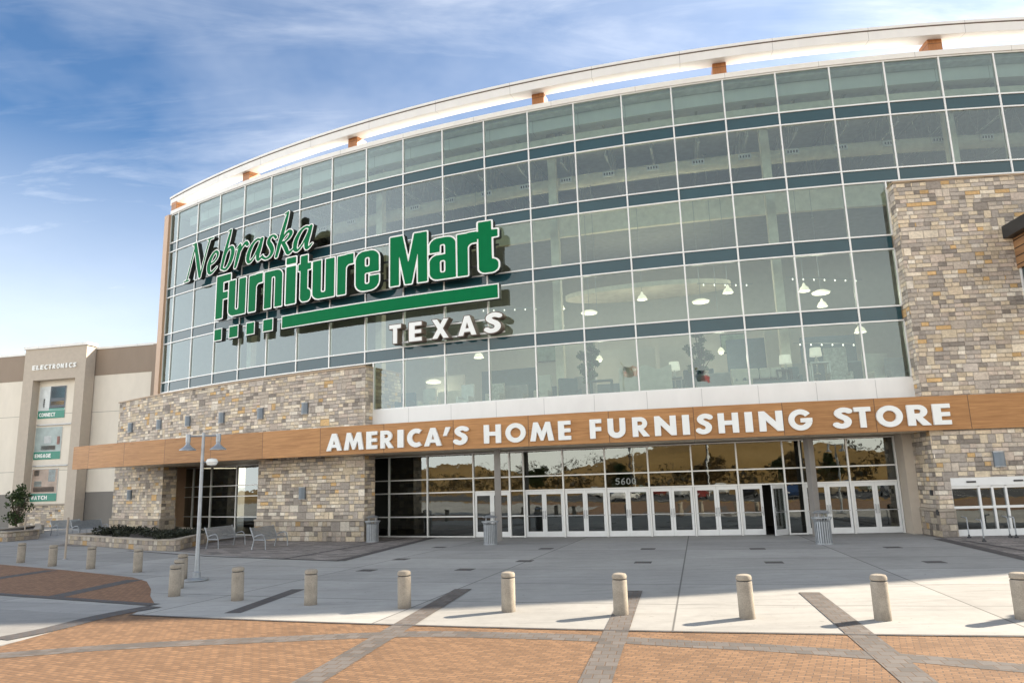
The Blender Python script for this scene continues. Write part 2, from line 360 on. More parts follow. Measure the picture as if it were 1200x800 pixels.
def paver_fn(t, b, cols=((.112, .064, .036), (.262, .152, .082)), bw=.19, bh=.095, rot=.45, mort=(.115, .08, .058)):
    p = t.map(t.pos(), rot=(0, 0, rot)); n = t.node('ShaderNodeTexBrick'); t.l.new(p, n.inputs['Vector'])
    n.inputs['Color1'].default_value = (0, 0, 0, 1); n.inputs['Color2'].default_value = (1, 1, 1, 1); n.inputs['Mortar'].default_value = (.5, .5, .5, 1)
    n.inputs['Scale'].default_value = 1; n.inputs['Brick Width'].default_value = bw; n.inputs['Row Height'].default_value = bh
    n.inputs['Mortar Size'].default_value = .010; n.inputs['Mortar Smooth'].default_value = .3; n.offset = .5
    v = t.noise(t.pos(), .55, 6, .7); v2 = t.noise(t.pos(), 9, 4)
    f = t.m('ADD', t.m('MULTIPLY', n.outputs['Color'], .42), t.m('ADD', t.m('MULTIPLY', v, .50), t.m('MULTIPLY', v2, .34)))
    c = t.ramp(f, [(.2, cols[0]), (.95, cols[1])]); c = t.mix(n.outputs['Fac'], c, mort)
    t.l.new(c, b.inputs['Base Color']); t.l.new(t.bump(t.m('SUBTRACT', 1.0, n.outputs['Fac']), .6, .008), b.inputs['Normal'])
M_BRICK = mat('brick_pavers', rough=.85, spec=.25, fn=paver_fn)
M_BRICKB = mat('brown_pavers', rough=.85, spec=.25, fn=lambda t, b: paver_fn(t, b, ((.16, .08, .045), (.33, .18, .10))))
M_BAND = mat('grey_pavers', rough=.85, spec=.25, fn=lambda t, b: paver_fn(t, b, ((.07, .064, .06), (.155, .14, .13)), .24, .24, .2))
M_DBAND = mat('dark_pavers', rough=.8, spec=.3, fn=lambda t, b: paver_fn(t, b, ((.05, .052, .055), (.10, .10, .105)), .2, .1, .2))
M_RUBBLE = mat('rubble_pavers', rough=.85, spec=.3, fn=lambda t, b: paver_fn(t, b, ((.07, .065, .06), (.36, .32, .29)), .55, .26, .3, (.06, .06, .06)))
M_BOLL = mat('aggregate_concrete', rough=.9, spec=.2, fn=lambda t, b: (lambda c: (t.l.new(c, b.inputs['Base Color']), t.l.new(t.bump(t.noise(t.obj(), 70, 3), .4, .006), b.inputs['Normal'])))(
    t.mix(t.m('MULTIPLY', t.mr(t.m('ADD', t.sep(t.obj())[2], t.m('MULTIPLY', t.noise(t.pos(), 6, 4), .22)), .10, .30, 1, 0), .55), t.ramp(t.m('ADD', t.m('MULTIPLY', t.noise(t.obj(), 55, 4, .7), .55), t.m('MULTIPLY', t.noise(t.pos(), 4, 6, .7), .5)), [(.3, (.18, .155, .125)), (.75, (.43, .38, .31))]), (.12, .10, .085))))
def leafm(name, c0, c1):
    def fn(t, b):
        r = t.node('ShaderNodeNewGeometry').outputs['Random Per Island']; t.l.new(t.ramp(r, [(0, c0), (1, c1)]), b.inputs['Base Color'])
        b.inputs['Subsurface Weight'].default_value = 0.0
    return mat(name, rough=.6, spec=.3, fn=fn)
M_LEAF = leafm('shrub_leaves', (.018, .035, .012), (.075, .105, .035))
M_LEAFD = leafm('dark_leaves', (.012, .016, .010), (.040, .045, .025))
M_BARK = mat('bark', (.10, .075, .055), .9, var=.3, vscale=12)

# ------------------------------------------------------------------ the ground
o = MB(); o.sheet([(-900, -900), (900, -900), (900, 900), (-900, 900)], -.012)
def dry_fn(t, b):
    n = t.noise(t.pos(), .02, 6, .6); n2 = t.noise(t.pos(), .9, 6, .7)
    t.l.new(t.ramp(t.m('ADD', t.m('MULTIPLY', n, .6), t.m('MULTIPLY', n2, .4)), [(.3, (.07, .045, .018)), (.5, (.23, .145, .05)), (.75, (.34, .23, .10))]), b.inputs['Base Color'])
M_DRY = mat('dry_grass', rough=.95, spec=.1, fn=dry_fn)
struct(o.build('ground', M_DRY))
o = MB(); o.sheet([(-130, -42), (160, -42), (160, -11), (-130, -11)], -.004)
M_ASPH = mat('asphalt', (.055, .055, .058), .9, spec=.25, var=.25, vscale=1.5); struct(o.build('parking_lot', M_ASPH))
o = MB()
for x in range(-60, 80, 3):
    for y in (-18, -29, -41): o.sheet([(x, y), (x+.12, y), (x+.12, y+5.2), (x, y+5.2)], 0.0)
struct(o.build('parking_lines', mat('road_paint', (.7, .7, .66), .8)))
o = MB(); o.sheet([(-120, -8), (140, -8), (140, 130), (-120, 130)], 0.0); struct(o.build('plaza', M_CONC))
# brick road in front of the kerb: outside the radius 104.6 about the facade's centre
RB = 104.6
ang = [(-.62 + k*.02) for k in range(0, 63)]
bl = ground(181, 707)
arcp = [(FX+RB*math.sin(a), FY-RB*math.cos(a)) for a in ang if FX+RB*math.sin(a) > bl[0]]
left_edge = [ground(60, 735), ground(0, 757)]
o = MB(); o.sheet([left_edge[1], (-14, 2), (-60, -8), (90, -8)] + [(90, 20)] + arcp[::-1] + [bl], .004); struct(o.build('brick_road', M_BRICK))
def strip(pts, w, z, name, m):
    P = [Vector((*p, 0)) for p in pts]; A, B = [], []
    for k, p in enumerate(P):
        d = (P[min(k+1, len(P)-1)]-P[max(k-1, 0)]).normalized(); n = Vector((-d.y, d.x, 0)); A.append(p+n*w/2); B.append(p-n*w/2)
    o = MB()
    for k in range(len(P)-1): o.face([(A[k].x, A[k].y, z), (B[k].x, B[k].y, z), (B[k+1].x, B[k+1].y, z), (A[k+1].x, A[k+1].y, z)][::-1])
    for f in range(len(o.f)): pass
    return struct(o.build(name, m))
def smooth(pts, n=8):
    out = []
    for k in range(len(pts)-1):
        p0, p1, p2, p3 = (Vector(pts[max(0, k-1)]), Vector(pts[k]), Vector(pts[k+1]), Vector(pts[min(len(pts)-1, k+2)]))
        for j in range(n):
            s = j/n; out.append(tuple(.5*((2*p1)+(p2-p0)*s+(2*p0-5*p1+4*p2-p3)*s*s+(3*p1-p0-3*p2+p3)*s**3)))
    return out+[tuple(pts[-1])]
bandpx = [(0, 768), (150, 757), (300, 750), (475, 743), (600, 744.5), (700, 748), (800, 754), (900, 759), (1000, 766), (1100, 774), (1200, 783)]
bp = [ground(*q) for q in bandpx]
bp = [(bp[0][0]-4, bp[0][1]-1.0)] + bp + [(bp[-1][0]*2-bp[-2][0]+3, bp[-1][1]*2-bp[-2][1]-1.6)]
strip(smooth(bp), .52, .008, 'paver_band', M_BAND)
for a, b in (((543, 690), (360, 800)), ((742, 692), (697, 800)), ((948, 694), (1078, 800))):
    A, B = Vector(ground(*a)), Vector(ground(*b)); strip([tuple(A), tuple(B+(B-A)*1.2)], .46, .012, 'paver_band', M_BAND)
strip([ground(350, 690), ground(272, 718)], .4, .004, 'paver_band', M_DBAND)
strip(smooth([ground(0, 749), ground(60, 737), ground(120, 722), ground(181, 710.5)]), .55, .012, 'paver_band', M_DBAND)
strip([(FX+RB*math.sin(a), FY-RB*math.cos(a)) for a in ang if bl[0]-.2 < FX+RB*math.sin(a) < 70], .10, .016, 'kerb_joint', M_DBAND)
# left concrete apron and the brown paver patch
o = MB(); o.sheet([ground(0, 704), ground(60, 706), ground(181, 710), ground(120, 723), ground(60, 737), ground(0, 749), (-14, 12), (-22, 12), (-22, 22)], .004); struct(o.build('apron', M_APRON))
o = MB(); o.sheet([ground(0, 661), ground(80, 668), ground(155, 676), ground(172, 681), ground(177, 690), ground(176, 698), ground(181, 707), ground(120, 705.5), ground(0, 695), (-26, 22), (-34, 32)], .004)
struct(o.build('paver_patch', M_BRICKB))
strip([ground(0, 693), ground(90, 682), ground(60, 686)][:2], .5, .008, 'paver_band', M_DBAND) if False else None
strip([ground(-20, 680), ground(60, 668)], .6, .008, 'paver_band', M_DBAND)
strip([ground(60, 700), ground(158, 679)], .6, .008, 'paver_band', M_DBAND)
strip([ground(-30, 694), ground(60, 700), ground(181, 708.5)], .3, .012, 'paver_band', M_DBAND)
# rubble paving beside the entrance, with its dark double edge
rub = [ground(60, 640), ground(150, 640), ground(245, 650), ground(398, 657), ground(500, 630.5), (-4.9, 41.5), (-9.5, 44.2), (-22, 52), (-30, 56)]
o = MB(); o.sheet(rub, .004); struct(o.build('rubble_paving', M_RUBBLE))
strip([ground(398, 657), ground(508, 629.5)], .42, .008, 'paver_band', M_DBAND); strip([ground(330, 655), ground(476, 630)], .22, .008, 'paver_band', M_DBAND)
strip([ground(150, 645), ground(245, 651.5), ground(398, 657)], .2, .008, 'paver_band', M_DBAND)
o = MB(); o.sheet([ground(1113, 633), ground(1215, 658), (30, 28), (30, 35), (18, 35)], .004); struct(o.build('rubble_paving', M_RUBBLE))
strip([ground(1100, 631), ground(1230, 661)], .45, .008, 'paver_band', M_DBAND); strip([ground(1128, 633), ground(1230, 650)], .22, .008, 'paver_band', M_DBAND)
inl = [(515, 641), (470, 655), (640, 642.5), (615, 657), (759.5, 642.8), (753.5, 658.6), (887.7, 642.7), (907, 658.6), (1046, 641), (1095, 658.2), (545, 667), (430, 668)]
o = MB()
for q in inl:
    c = ground(*q); a = math.atan2(c[0]-FX, FY-c[1]); o.box((c[0], c[1], .003), (.55, .5, .008), a)
struct(o.build('paver_inlays', M_DBAND))
# golden hill and field on the far side of the parking lot (seen in the glass)
def hill(name, xs, y0, hs, seed):
    o = MB(); r = random.Random(seed); n = 48; m = 10; g = []
    for i in range(n+1):
        x = xs[0]+(xs[1]-xs[0])*i/n; row = []
        for j in range(m+1):
            f = j/m; hgt = hs*(.55+.45*math.sin(i*.23+seed)*math.cos(i*.11+seed*2))*(1.25-.55*max(-1, min(1, x/120)))*(math.sin(f*PI/2)**1.5)*(1 if i not in (0, n) else .0)
            row.append((x+r.uniform(-1, 1), y0-f*150, -.1+hgt+r.uniform(0, .5)*f))
        g.append(row)
    for i in range(n):
        for j in range(m): o.face([g[i][j], g[i+1][j], g[i+1][j+1], g[i][j+1]][::-1], None, 0, True)
    return struct(o.build(name, M_DRY))
hill('hill', (-420, 420), -105, 14, 2.1)

# ------------------------------------------------------------------ the store
LW, RW = -.40, 25.0        # index range of the glazed facade
store = thing('store_building', 'curved glass and stone store front with wide wooden band and entrance doors', 'store', (*pol(R-6, 10), 0))
def spart(name, mb, m, bevel=0, parent=None): return mb.build(name, m, parent or store, bevel)
def row_range(k): return [(LW, RW), (LW, RW), (LW, 17.75), (LW, 17.75), (7.23, 17.75)][k]
def cuts(a, b): return [a] + [i for i in range(math.ceil(a+.05), math.floor(b-.05)+1)] + [b]
rows = [(Z[0], Z[1]), (Z[2], Z[3]), (Z[4], Z[5]), (Z[6], Z[7]), (Z[8], Z[9])]
MW = .065
for k, (zt, zb) in enumerate(rows):
    a, b = row_range(k); C = cuts(a, b); wr = None
    fr = MB()
    for p, q in zip(C[:-1], C[1:]):
        F, d = chord(pol(R, p), pol(R, q)); fr.frame_box(F, 0, d, -.13, .064, zb-.032, zb+.032)
    wr = spart('window_row', fr, M_ALU)
    for i in C:                                                       # each upright bar of the row
        F, _ = chord(pol(R, i-.01), pol(R, i+.01)); fr = MB(); fr.frame_box(F, .0244-MW/2, .0244+MW/2, -.14, .06, zb+.033, zt-.033); fr.build('mullion', M_ALU, wr)
    for p, q in zip(C[:-1], C[1:]):
        F, d = chord(pol(R, p), pol(R, q)); g = MB(); g.frame_box(F, MW/2, d-MW/2, -.026, 0.0, zb+.03, zt-.03)
        # one clear sheet only: keep front face
        nn = F[2]; q4 = [(v_[0]+nn[0]*e_, v_[1]+nn[1]*e_, v_[2]) for v_, e_ in zip(g.v[0:4], [rng.uniform(-.006, .006)]*1+[rng.uniform(-.006, .006) for _ in range(3)])]
        g2 = MB(); g2.face(q4[:3], g.uv[0:3]); g2.face([q4[0], q4[2], q4[3]], [g.uv[0], g.uv[2], g.uv[3]]) if False else None; g2 = MB(); t_ = rng.uniform(-.005, .005, 3); g2.face([(v_[0]+nn[0]*e_, v_[1]+nn[1]*e_, v_[2]) for v_, e_ in zip(g.v[0:4], (t_[0], t_[1], t_[1]+t_[2]-t_[0]*0, t_[2]))], g.uv[0:4]); g2.build('pane', M_GLASS, wr)
spans = [(Z[1], Z[2], LW, RW), (Z[3], Z[4], LW, RW), (Z[5], Z[6], LW, 17.75), (Z[7], Z[8], LW, 17.75)]
for zt, zb, a, b in spans:
    C = cuts(a, b); g = MB()
    for p, q in zip(C[:-1], C[1:]):
        F, d = chord(pol(R, p), pol(R, q)); g.frame_box(F, .035, d-.035, -.06, 0.005, zb+.03, zt-.03)
        g.frame_box(F, -.035, .035, -.12, .06, zb+.03, zt-.03, 1)
    spart('spandrel_row', g, [M_SPANDREL, M_ALU])
for k, z in list(enumerate(Z))[0::2]:
    a, b = (LW, RW) if k < 5 else (LW, 17.75) if k < 9 else (7.23, 17.75)
    g = MB(); C = cuts(a, b)
    for p, q in zip(C[:-1], C[1:]):
        F, d = chord(pol(R, p), pol(R, q)); g.frame_box(F, 0, d, -.13, .064, z-.032, z+.032)
    spart('transom', g, M_ALU)
g = MB(); g.arc(R+.12, R-.25, phi(LW), phi(RW), 21.575, 21.83); spart('roof_coping', g, M_RING)
g = MB(); g.arc(R-.27, R-60, phi(LW), phi(RW), 21.42, 21.70, 60); spart('roof_deck', g, M_WHITEROOF)
# floating ring roof on wooden blocks
RGX, RGY, RG = 1.2707*8.3*S, 5.2990*8.3*S, 3.81785*8.3*S
def rga(x, y): return on_circle(x, y, RG, RGX, RGY)[0]
ra0, ra1 = rga(200, 235), .30
g = MB(); g.arc(RG, RG-.95, ra0, ra1, 22.36, 22.83, 90, RGX, RGY, z0in=22.46)
ring = spart('ring_roof', g, M_RING)
g = MB(); g.arc(RG+.05, RG-1.0, ra0-.0005, ra1, 22.835, 22.97, 90, RGX, RGY); g.build('drip_cap', M_RING, ring)
g = MB(); g.arc(RG+.012, RG-.02, ra0, ra1, 22.79, 22.833, 90, RGX, RGY); g.build('brown_line', M_BRONZE, ring)  # thin bronze-brown strip just below the cap
for bx, by in ((203, 247), (288, 208), (413, 166), (630, 114), (843, 78), (1096, 53), (1385, 36)):
    i, _ = fi(bx, by, R+.1); w = .42
    F, d = chord(pol(R+.08, i-.13), pol(R+.08, i+.13)); g = MB(); g.frame_box(F, 0, d, -.85, .0, 21.835, 22.44); spart('wooden_block', g, M_WOODV)
# the building goes on to the right, out of the picture
g = MB(); g.arc(R, R-24, phi(RW)+.001, ra1+.02, 0, 21.83); spart('end_block', g, M_CREAM)
g = MB(); g.arc(R-.3, R-.7, phi(21.4), ra1+.015, 21.835, 22.44); spart('ring_sun_block', g, M_WHITE)  # unseen panel, added to stop sun streaking through the slot under the ring
# end fin
F, d = chord(pol(R, -.62), pol(R, LW-.0)); g = MB(); g.frame_box(F, -.02, d, -3., .22, 0, 21.57); spart('end_fin', g, M_PEACH)
# white band under the upper glass
g = MB(); g.arc(R+.08, R-.3, phi(7.23), phi(17.8), 4.4, Z[9]-.035); spart('white_band', g, M_WHITE)
# stone walls
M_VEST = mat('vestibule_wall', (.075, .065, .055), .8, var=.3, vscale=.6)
EJ0, EJ1 = 7.30, 17.80                       # the entrance opening
pl0, pl1 = fi(133, 575, RS)[0], fi(190, 575, RS)[0]; op1 = fi(302, 575, RS)[0]
zc = 8.92; TOPB = 4.35
g = MB(); g.arc(RS, R-2.6, phi(pl0), phi(7.23), TOPB, zc-.09); w1 = spart('stone_wall', g, M_STONE)
g = MB(); g.arc(RS+.07, R-2.6, phi(pl0)-.0008, phi(7.235), zc-.085, zc); g.build('coping', M_CAPW, w1)
for a, b in ((pl0, pl1), (op1, 7.23)):
    g = MB(); g.arc(RS, RS-.9, phi(a), phi(b), 1.12, TOPB-.003); w2 = spart('stone_wall', g, M_STONE)
    g = MB(); g.arc(RS+.10, RS-.95, phi(a)-.0008, phi(b)+.0008, 0, 1.02); g.build('stone_base', M_STONE2, w2)
    g = MB(); g.arc(RS+.13, RS-.97, phi(a)-.0011, phi(b)+.0011, 1.023, 1.117); g.build('base_cap', M_CAPST, w2)
# right stone
zr = 15.28; SD0 = fi(1119, 600, RS)[0]; SD1 = 22.0; SDZ = 2.34
g = MB(); g.arc(RS, R-.2, phi(17.76), phi(RW), TOPB, zr-.07); w3 = spart('stone_wall', g, M_STONE)
g = MB(); g.arc(RS+.05, R-.2, phi(17.75), phi(RW), zr-.066, zr+.0); g.build('coping', M_CAPW, w3)
g = MB(); g.arc(RS, R-2.6, phi(17.80), phi(SD0), 1.12, TOPB-.003); w4 = spart('stone_wall', g, M_STONE)
g = MB(); g.arc(RS+.10, R-2.65, phi(17.80)-.0008, phi(SD0), 0, 1.02); g.build('stone_base', M_STONE2, w4)
g = MB(); g.arc(RS+.13, R-2.66, phi(17.80)-.0011, phi(SD0), 1.023, 1.117); g.build('base_cap', M_CAPST, w4)
g = MB(); g.arc(RS, R-.4, phi(SD0), phi(RW), SDZ+.003, TOPB-.003); spart('stone_wall', g, M_STONE)
g = MB(); g.arc(RS, R-2.6, phi(SD1), phi(RW), 0, SDZ); spart('stone_wall', g, M_STONE)
# plain jamb panels either side of the entrance recess
g = MB(); g.arc(RE+.85, RE-.1, phi(17.63), phi(17.797), 0, TOPB-.06); spart('jamb_panel', g, M_BEIGE)
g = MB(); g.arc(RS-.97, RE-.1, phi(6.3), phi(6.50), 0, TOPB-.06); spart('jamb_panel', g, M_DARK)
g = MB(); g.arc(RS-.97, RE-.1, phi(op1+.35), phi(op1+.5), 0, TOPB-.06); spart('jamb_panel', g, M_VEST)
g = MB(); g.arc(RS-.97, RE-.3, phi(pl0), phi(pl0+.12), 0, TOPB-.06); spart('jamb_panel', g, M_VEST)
# wooden band and its soffit
fa0 = on_circle(85.5, 536, R2, C2X, C2Y)[0]; fa1 = .05
BZ0, BZ1 = 4.295, 5.70
g = MB(); g.arc(R2, R2-.30, fa0, fa1, BZ0, BZ1, 110, C2X, C2Y); band = spart('wooden_band', g, M_WOOD)
# soffit over the recesses, running out to the band, and the band's own flat roof
def band_r(i, off):
    a = phi(i); dx, dy = math.sin(a), -math.cos(a); ex, ey = FX-C2X, FY-C2Y; q = dx*ex+dy*ey; r2 = R2+off
    return -q+math.sqrt(q*q-(ex*ex+ey*ey-r2*r2))
def slab(i0, i1, inner, off, z0, z1):
    g = MB(); n = int((i1-i0)*3)+2; I_ = [i0+(i1-i0)*k/n for k in range(n+1)]
    for a, b in zip(I_[:-1], I_[1:]):
        q = [pol(band_r(a, off), a), pol(band_r(b, off), b), pol(inner, b), pol(inner, a)]; uv = [(a*S, 0), (b*S, 0), (b*S, 3), (a*S, 3)]
        g.face([(*p, z1) for p in q], uv); g.face([(*p, z0) for p in q[::-1]], uv[::-1])
        g.face([(*q[0], z0), (*q[1], z0), (*q[1], z1), (*q[0], z1)]); g.face([(*q[2], z0), (*q[3], z0), (*q[3], z1), (*q[2], z1)])
    return g
spart('entrance_soffit', slab(6.3, 17.80, RE-3, -.303, 4.297, 4.345), M_SOFFIT)
spart('recess_soffit', slab(pl1-.5, op1+.4, RE-3, -.303, 4.297, 4.345), M_SOFFIT)
_be = (C2X+R2*math.sin(fa0), C2Y-R2*math.cos(fa0)); BI0 = (math.atan2(_be[0]-FX, FY-_be[1])-PH)*RU
slab(max(pl0+.1, BI0+.15), RW, RS-.05, -.303, 5.35, 5.6).build('band_roof', M_WHITE, band)
# flat roof over the left stone wall
g = MB(); g.arc(R+.6, R-.2, phi(pl0), phi(7.2), 8.5, 8.6); spart('lower_roof', g, M_WHITEROOF)

# ------------------------------------------------------------------ entrance glazing
ecx = [433, 456, 501, 555, 597.5, 614, 660.4, 710, 761, 812.5, 866, 921, 941.5, 997.3, 1054]
ei = [fi(x, 573, RE)[0] for x in ecx]
ER = [0.0, 1.04, 2.27, 2.96, 4.22]
kinds = ['w', 'w', 'w', 'd', 's', 'd', 'd', 'd', 'd', 'd', 'd', 's', 'd', 'd']
fr = MB()
for i in ei:
    F, _ = chord(pol(RE, i-.01), pol(RE, i+.01)); fr.frame_box(F, .0244-.035, .0244+.035, -.11, .045, 0, 4.25)
for k, (p, q) in enumerate(zip(ei[:-1], ei[1:])):
    F, d = chord(pol(RE, p), pol(RE, q))
    zs = [.04, 1.04, 2.27, 2.96, 4.22] if kinds[k] != 'd' else [2.27, 2.96, 4.22]
    for z in zs: fr.frame_box(F, .036, d-.036, -.10, .03, z-.03, z+.03)
ef = spart('entrance_frame', fr, M_ALU)
for k, (p, q) in enumerate(zip(ei[:-1], ei[1:])):
    F, d = chord(pol(RE, p), pol(RE, q))
    zs = [.07, 1.04, 2.27, 2.96, 4.22] if kinds[k] != 'd' else [2.27, 2.96, 4.22]
    g = MB()
    for z0, z1 in zip(zs[:-1], zs[1:]):
        h = MB(); h.frame_box(F, .036, d-.036, -.05, -.03, z0+.03, z1-.03); g.face(h.v[0:4], h.uv[0:4])
    g.build('window_bay', M_EGLASS, ef)
def door_leaf(F, u0, u1, handle_right, name='door', open_deg=0):
    # F: frame of the bay; leaf between u0 and u1
    (ox, oy), t, n = F; w = u1-u0
    hu = u0 if handle_right else u1; hx, hy = ox+t[0]*hu+n[0]*-.03, oy+t[1]*hu+n[1]*-.03
    a = math.radians(open_deg)*(1 if handle_right else -1)
    dx, dy = (t if handle_right else (-t[0], -t[1]))
    dd = (dx*math.cos(-a)-dy*math.sin(-a), dx*math.sin(-a)+dy*math.cos(-a))
    if handle_right: L = ((hx, hy), dd, (dd[1], -dd[0]))
    else:
        e = (hx+dd[0]*w, hy+dd[1]*w); L = (e, (-dd[0], -dd[1]), (-dd[1], dd[0]))
    m = MB(); st, tr, br = .11, .17, .26; y0, y1 = .012, 2.235
    m.frame_box(L, 0, st, -.045, 0, y0, y1); m.frame_box(L, w-st, w, -.045, 0, y0, y1)
    m.frame_box(L, st, w-st, -.045, -.001, y0, y0+br); m.frame_box(L, st, w-st, -.045, -.001, y1-tr, y1)
    dr = spart(name, m, M_DOOR)
    h = MB(); h.frame_box(L, st, w-st, -.028, -.02, y0+br, y1-tr); g = MB(); g.face(h.v[0:4], h.uv[0:4]); g.build('glass', M_EGLASS, dr)
    hm = MB(); x = w-st*.5 if handle_right else st*.5
    P = lambda u, dep, z: (L[0][0]+L[1][0]*u+L[2][0]*dep, L[0][1]+L[1][1]*u+L[2][1]*dep, z)
    hm.tube([P(x, 0, .88), P(x, .06, .9), P(x, .07, 1.0), P(x, .07, 1.14), P(x, .06, 1.24), P(x, 0, 1.26)], .014, 6)
    s0, s1 = (st*.6, w-st*.5) if handle_right else (st*.5, w-st*.6)
    hm.frame_box(L, s0+.0, s1, .001, .02, 1.0, 1.035)
    hm.build('handle', M_STEEL, dr)
    return dr
for k, (p, q) in enumerate(zip(ei[:-1], ei[1:])):
    if kinds[k] != 'd': continue
    F, d = chord(pol(RE, p), pol(RE, q)); e = .05; mid = d/2
    door_leaf(F, e, mid-.004, True); door_leaf(F, mid+.004, d-e, False, open_deg=48 if k == 10 else 0)
# left recess glazing
ri = [fi(x, 573, RE)[0] for x in (168, 196, 226, 247, 277, 303)]
fr = MB(); gl = MB()
for p, q in zip(ri[:-1], ri[1:]):
    F, d = chord(pol(RE, p), pol(RE, q))
    for u in (0, d): fr.frame_box(F, u-.035, u+.035, -.1, .04, 0, 4.25)
    for z in (.04, 1.1, 2.35, 3.0, 4.22): fr.frame_box(F, .036, d-.036, -.09, .03, z-.03, z+.03)
    for z0, z1 in ((.07, 1.07), (1.13, 2.32), (2.38, 2.97), (3.03, 4.19)):
        h = MB(); h.frame_box(F, .036, d-.036, -.05, -.03, z0, z1); gl.face(h.v[0:4], h.uv[0:4])
w = spart('recess_window', fr, M_ALU); gl.build('glass', M_EGLASS, w)
# vestibule behind the entrance doors: dark rooms
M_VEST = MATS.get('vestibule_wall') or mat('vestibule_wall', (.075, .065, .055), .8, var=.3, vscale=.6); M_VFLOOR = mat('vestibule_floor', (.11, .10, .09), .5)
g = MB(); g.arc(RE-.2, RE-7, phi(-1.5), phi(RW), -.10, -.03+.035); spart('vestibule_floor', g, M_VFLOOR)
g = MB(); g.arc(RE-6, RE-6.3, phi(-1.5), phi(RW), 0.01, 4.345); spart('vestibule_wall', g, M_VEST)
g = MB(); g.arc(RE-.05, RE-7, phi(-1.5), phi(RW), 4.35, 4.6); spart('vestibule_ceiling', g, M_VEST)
# the columns of the canopy
for x, y in ((585, 633.5), (958.5, 628)):
    c = ground(x, y); g = MB(); g.box((c[0], c[1], 2.12), (.30, .30, 4.24), math.atan2(c[0]-FX, FY-c[1])+.55 if x > 700 else .0); spart('canopy_column', g, M_COLM, .012)
# sliding doors on the right
C = [SD0, SD0+.44, SD0+.65, SD0+.86, SD0+1.30, SD0+1.74, SD0+2.2, SD0+2.7, SD1]
fr = MB(); gl = MB()
for p, q in zip(C[:-1], C[1:]):
    F, d = chord(pol(RS-.12, p), pol(RS-.12, q))
    for u in (0, d): fr.frame_box(F, u-.04, u+.04, -.1, .05, 0.02, 1.98)
    for z0, z1 in ((.02, .28), (1.10, 1.2), (1.90, 2.0)): fr.frame_box(F, .041, d-.041, -.09, .045, z0, z1)
    for z0, z1 in ((.28, 1.10), (1.2, 1.9)):
        h = MB(); h.frame_box(F, .041, d-.041, -.05, -.02, z0, z1); gl.face(h.v[0:4], h.uv[0:4])
    fr.frame_box(F, 0, d, -.12, .10, 2.003, SDZ)
w = spart('sliding_door', fr, M_DOOR); gl.build('glass', M_EGLASS, w)
g = MB()
for u in (SD0+.33, SD0+1.07):
    F, d = chord(pol(RS-.02, u-.08), pol(RS-.02, u+.08)); g.frame_box(F, 0, d*.9, -.02, .035, 2.13, 2.20)
g.build('door_sensor', M_DARK, w)
# projecting porch at the right edge: dark eave, timber cladding, window
pi_ = fi(1190, 300, RS)[0]; pz = 12.35
px0, py0 = pol(RS, pi_); aa = phi(pi_); on = (math.sin(aa), -math.cos(aa)); tt = (math.cos(aa), math.sin(aa))
Fp = ((px0, py0), tt, on)
def clad_fn(t, b):
    u, v, _ = t.sep(t.uv()); f = t.m('FRACT', t.m('DIVIDE', v, .36)); j = t.mr(t.m('MINIMUM', f, t.m('SUBTRACT', 1.0, f)), .03, .09)
    n = t.noise(t.xyz(t.m('MULTIPLY', u, .6), t.m('MULTIPLY', v, 8.), t.m('FLOOR', t.m('DIVIDE', v, .36))), 1.3, 5)
    t.l.new(t.mix(j, (.02, .014, .01), t.ramp(n, [(.3, (.22, .11, .05)), (.7, (.40, .22, .10))])), b.inputs['Base Color']); t.l.new(t.bump(j, .8, .02), b.inputs['Normal'])
g = MB(); g.frame_box(Fp, 0, 5, -.2, 3.0, pz-1.35, pz); pr = spart('porch', g, mat('timber_cladding', rough=.6, fn=clad_fn))
g = MB(); g.frame_box(Fp, -.38, 5.4, -.05, 3.4, pz+.003, pz+.55); g.build('eave', M_DARK, pr)
g = MB(); g.frame_box(Fp, .10, 4.9, -.2, 2.9, 9.2, pz-1.353); g.build('porch_window', mat('porch_glass', (.03, .05, .055), .05, spec=.8), pr)
g = MB()
for d0 in (0, .95, 1.9, 2.85): g.frame_box(Fp, .06, .16, d0, d0+.12, 9.2, pz-1.356)
g.frame_box(Fp, .06, 4.9, -.2, 3.0, 9.05, 9.197)
g.build('window_frame', M_ALU, pr)

# ------------------------------------------------------------------ inside the upper floors
M_IWALL = mat('interior_wall', (.50, .47, .41), .8, var=.05); M_ICEIL = mat('interior_ceiling', (.26, .27, .28), .85)
M_IFLOOR = mat('interior_floor', (.30, .25, .20), .5); M_BEAM = mat('beam_paint', (.80, .74, .60), .6); M_IBLUE = mat('slate_wall', (.10, .15, .18), .8)
g = MB(); g.arc(R-.32, R-16, phi(LW), phi(RW), 5.9, 6.45); spart('upper_floor', g, M_IFLOOR)
g = MB(); g.arc(R-14, R-14.3, phi(-1), phi(RW), 6.46, 21.41); spart('interior_wall', g, M_IWALL)
g = MB(); g.arc(R-6, R-13.9, phi(-1), phi(RW), 16.6, 16.9); spart('interior_ceiling', g, M_ICEIL)
g = MB(); g.arc(R-5.7, R-5.95, phi(0), phi(RW), 16.55, 17.9); spart('curved_bulkhead', g, M_BEAM)
g = MB(); g.arc(R-1.3, R-1.6, phi(0), phi(RW), 19.78, 20.55); spart('edge_beam', g, M_BEAM)
g = MB(); g.arc(R-.8, R-1.28, phi(0), phi(RW), 20.75, 21.40); spart('roof_edge_panel', g, M_WHITE)
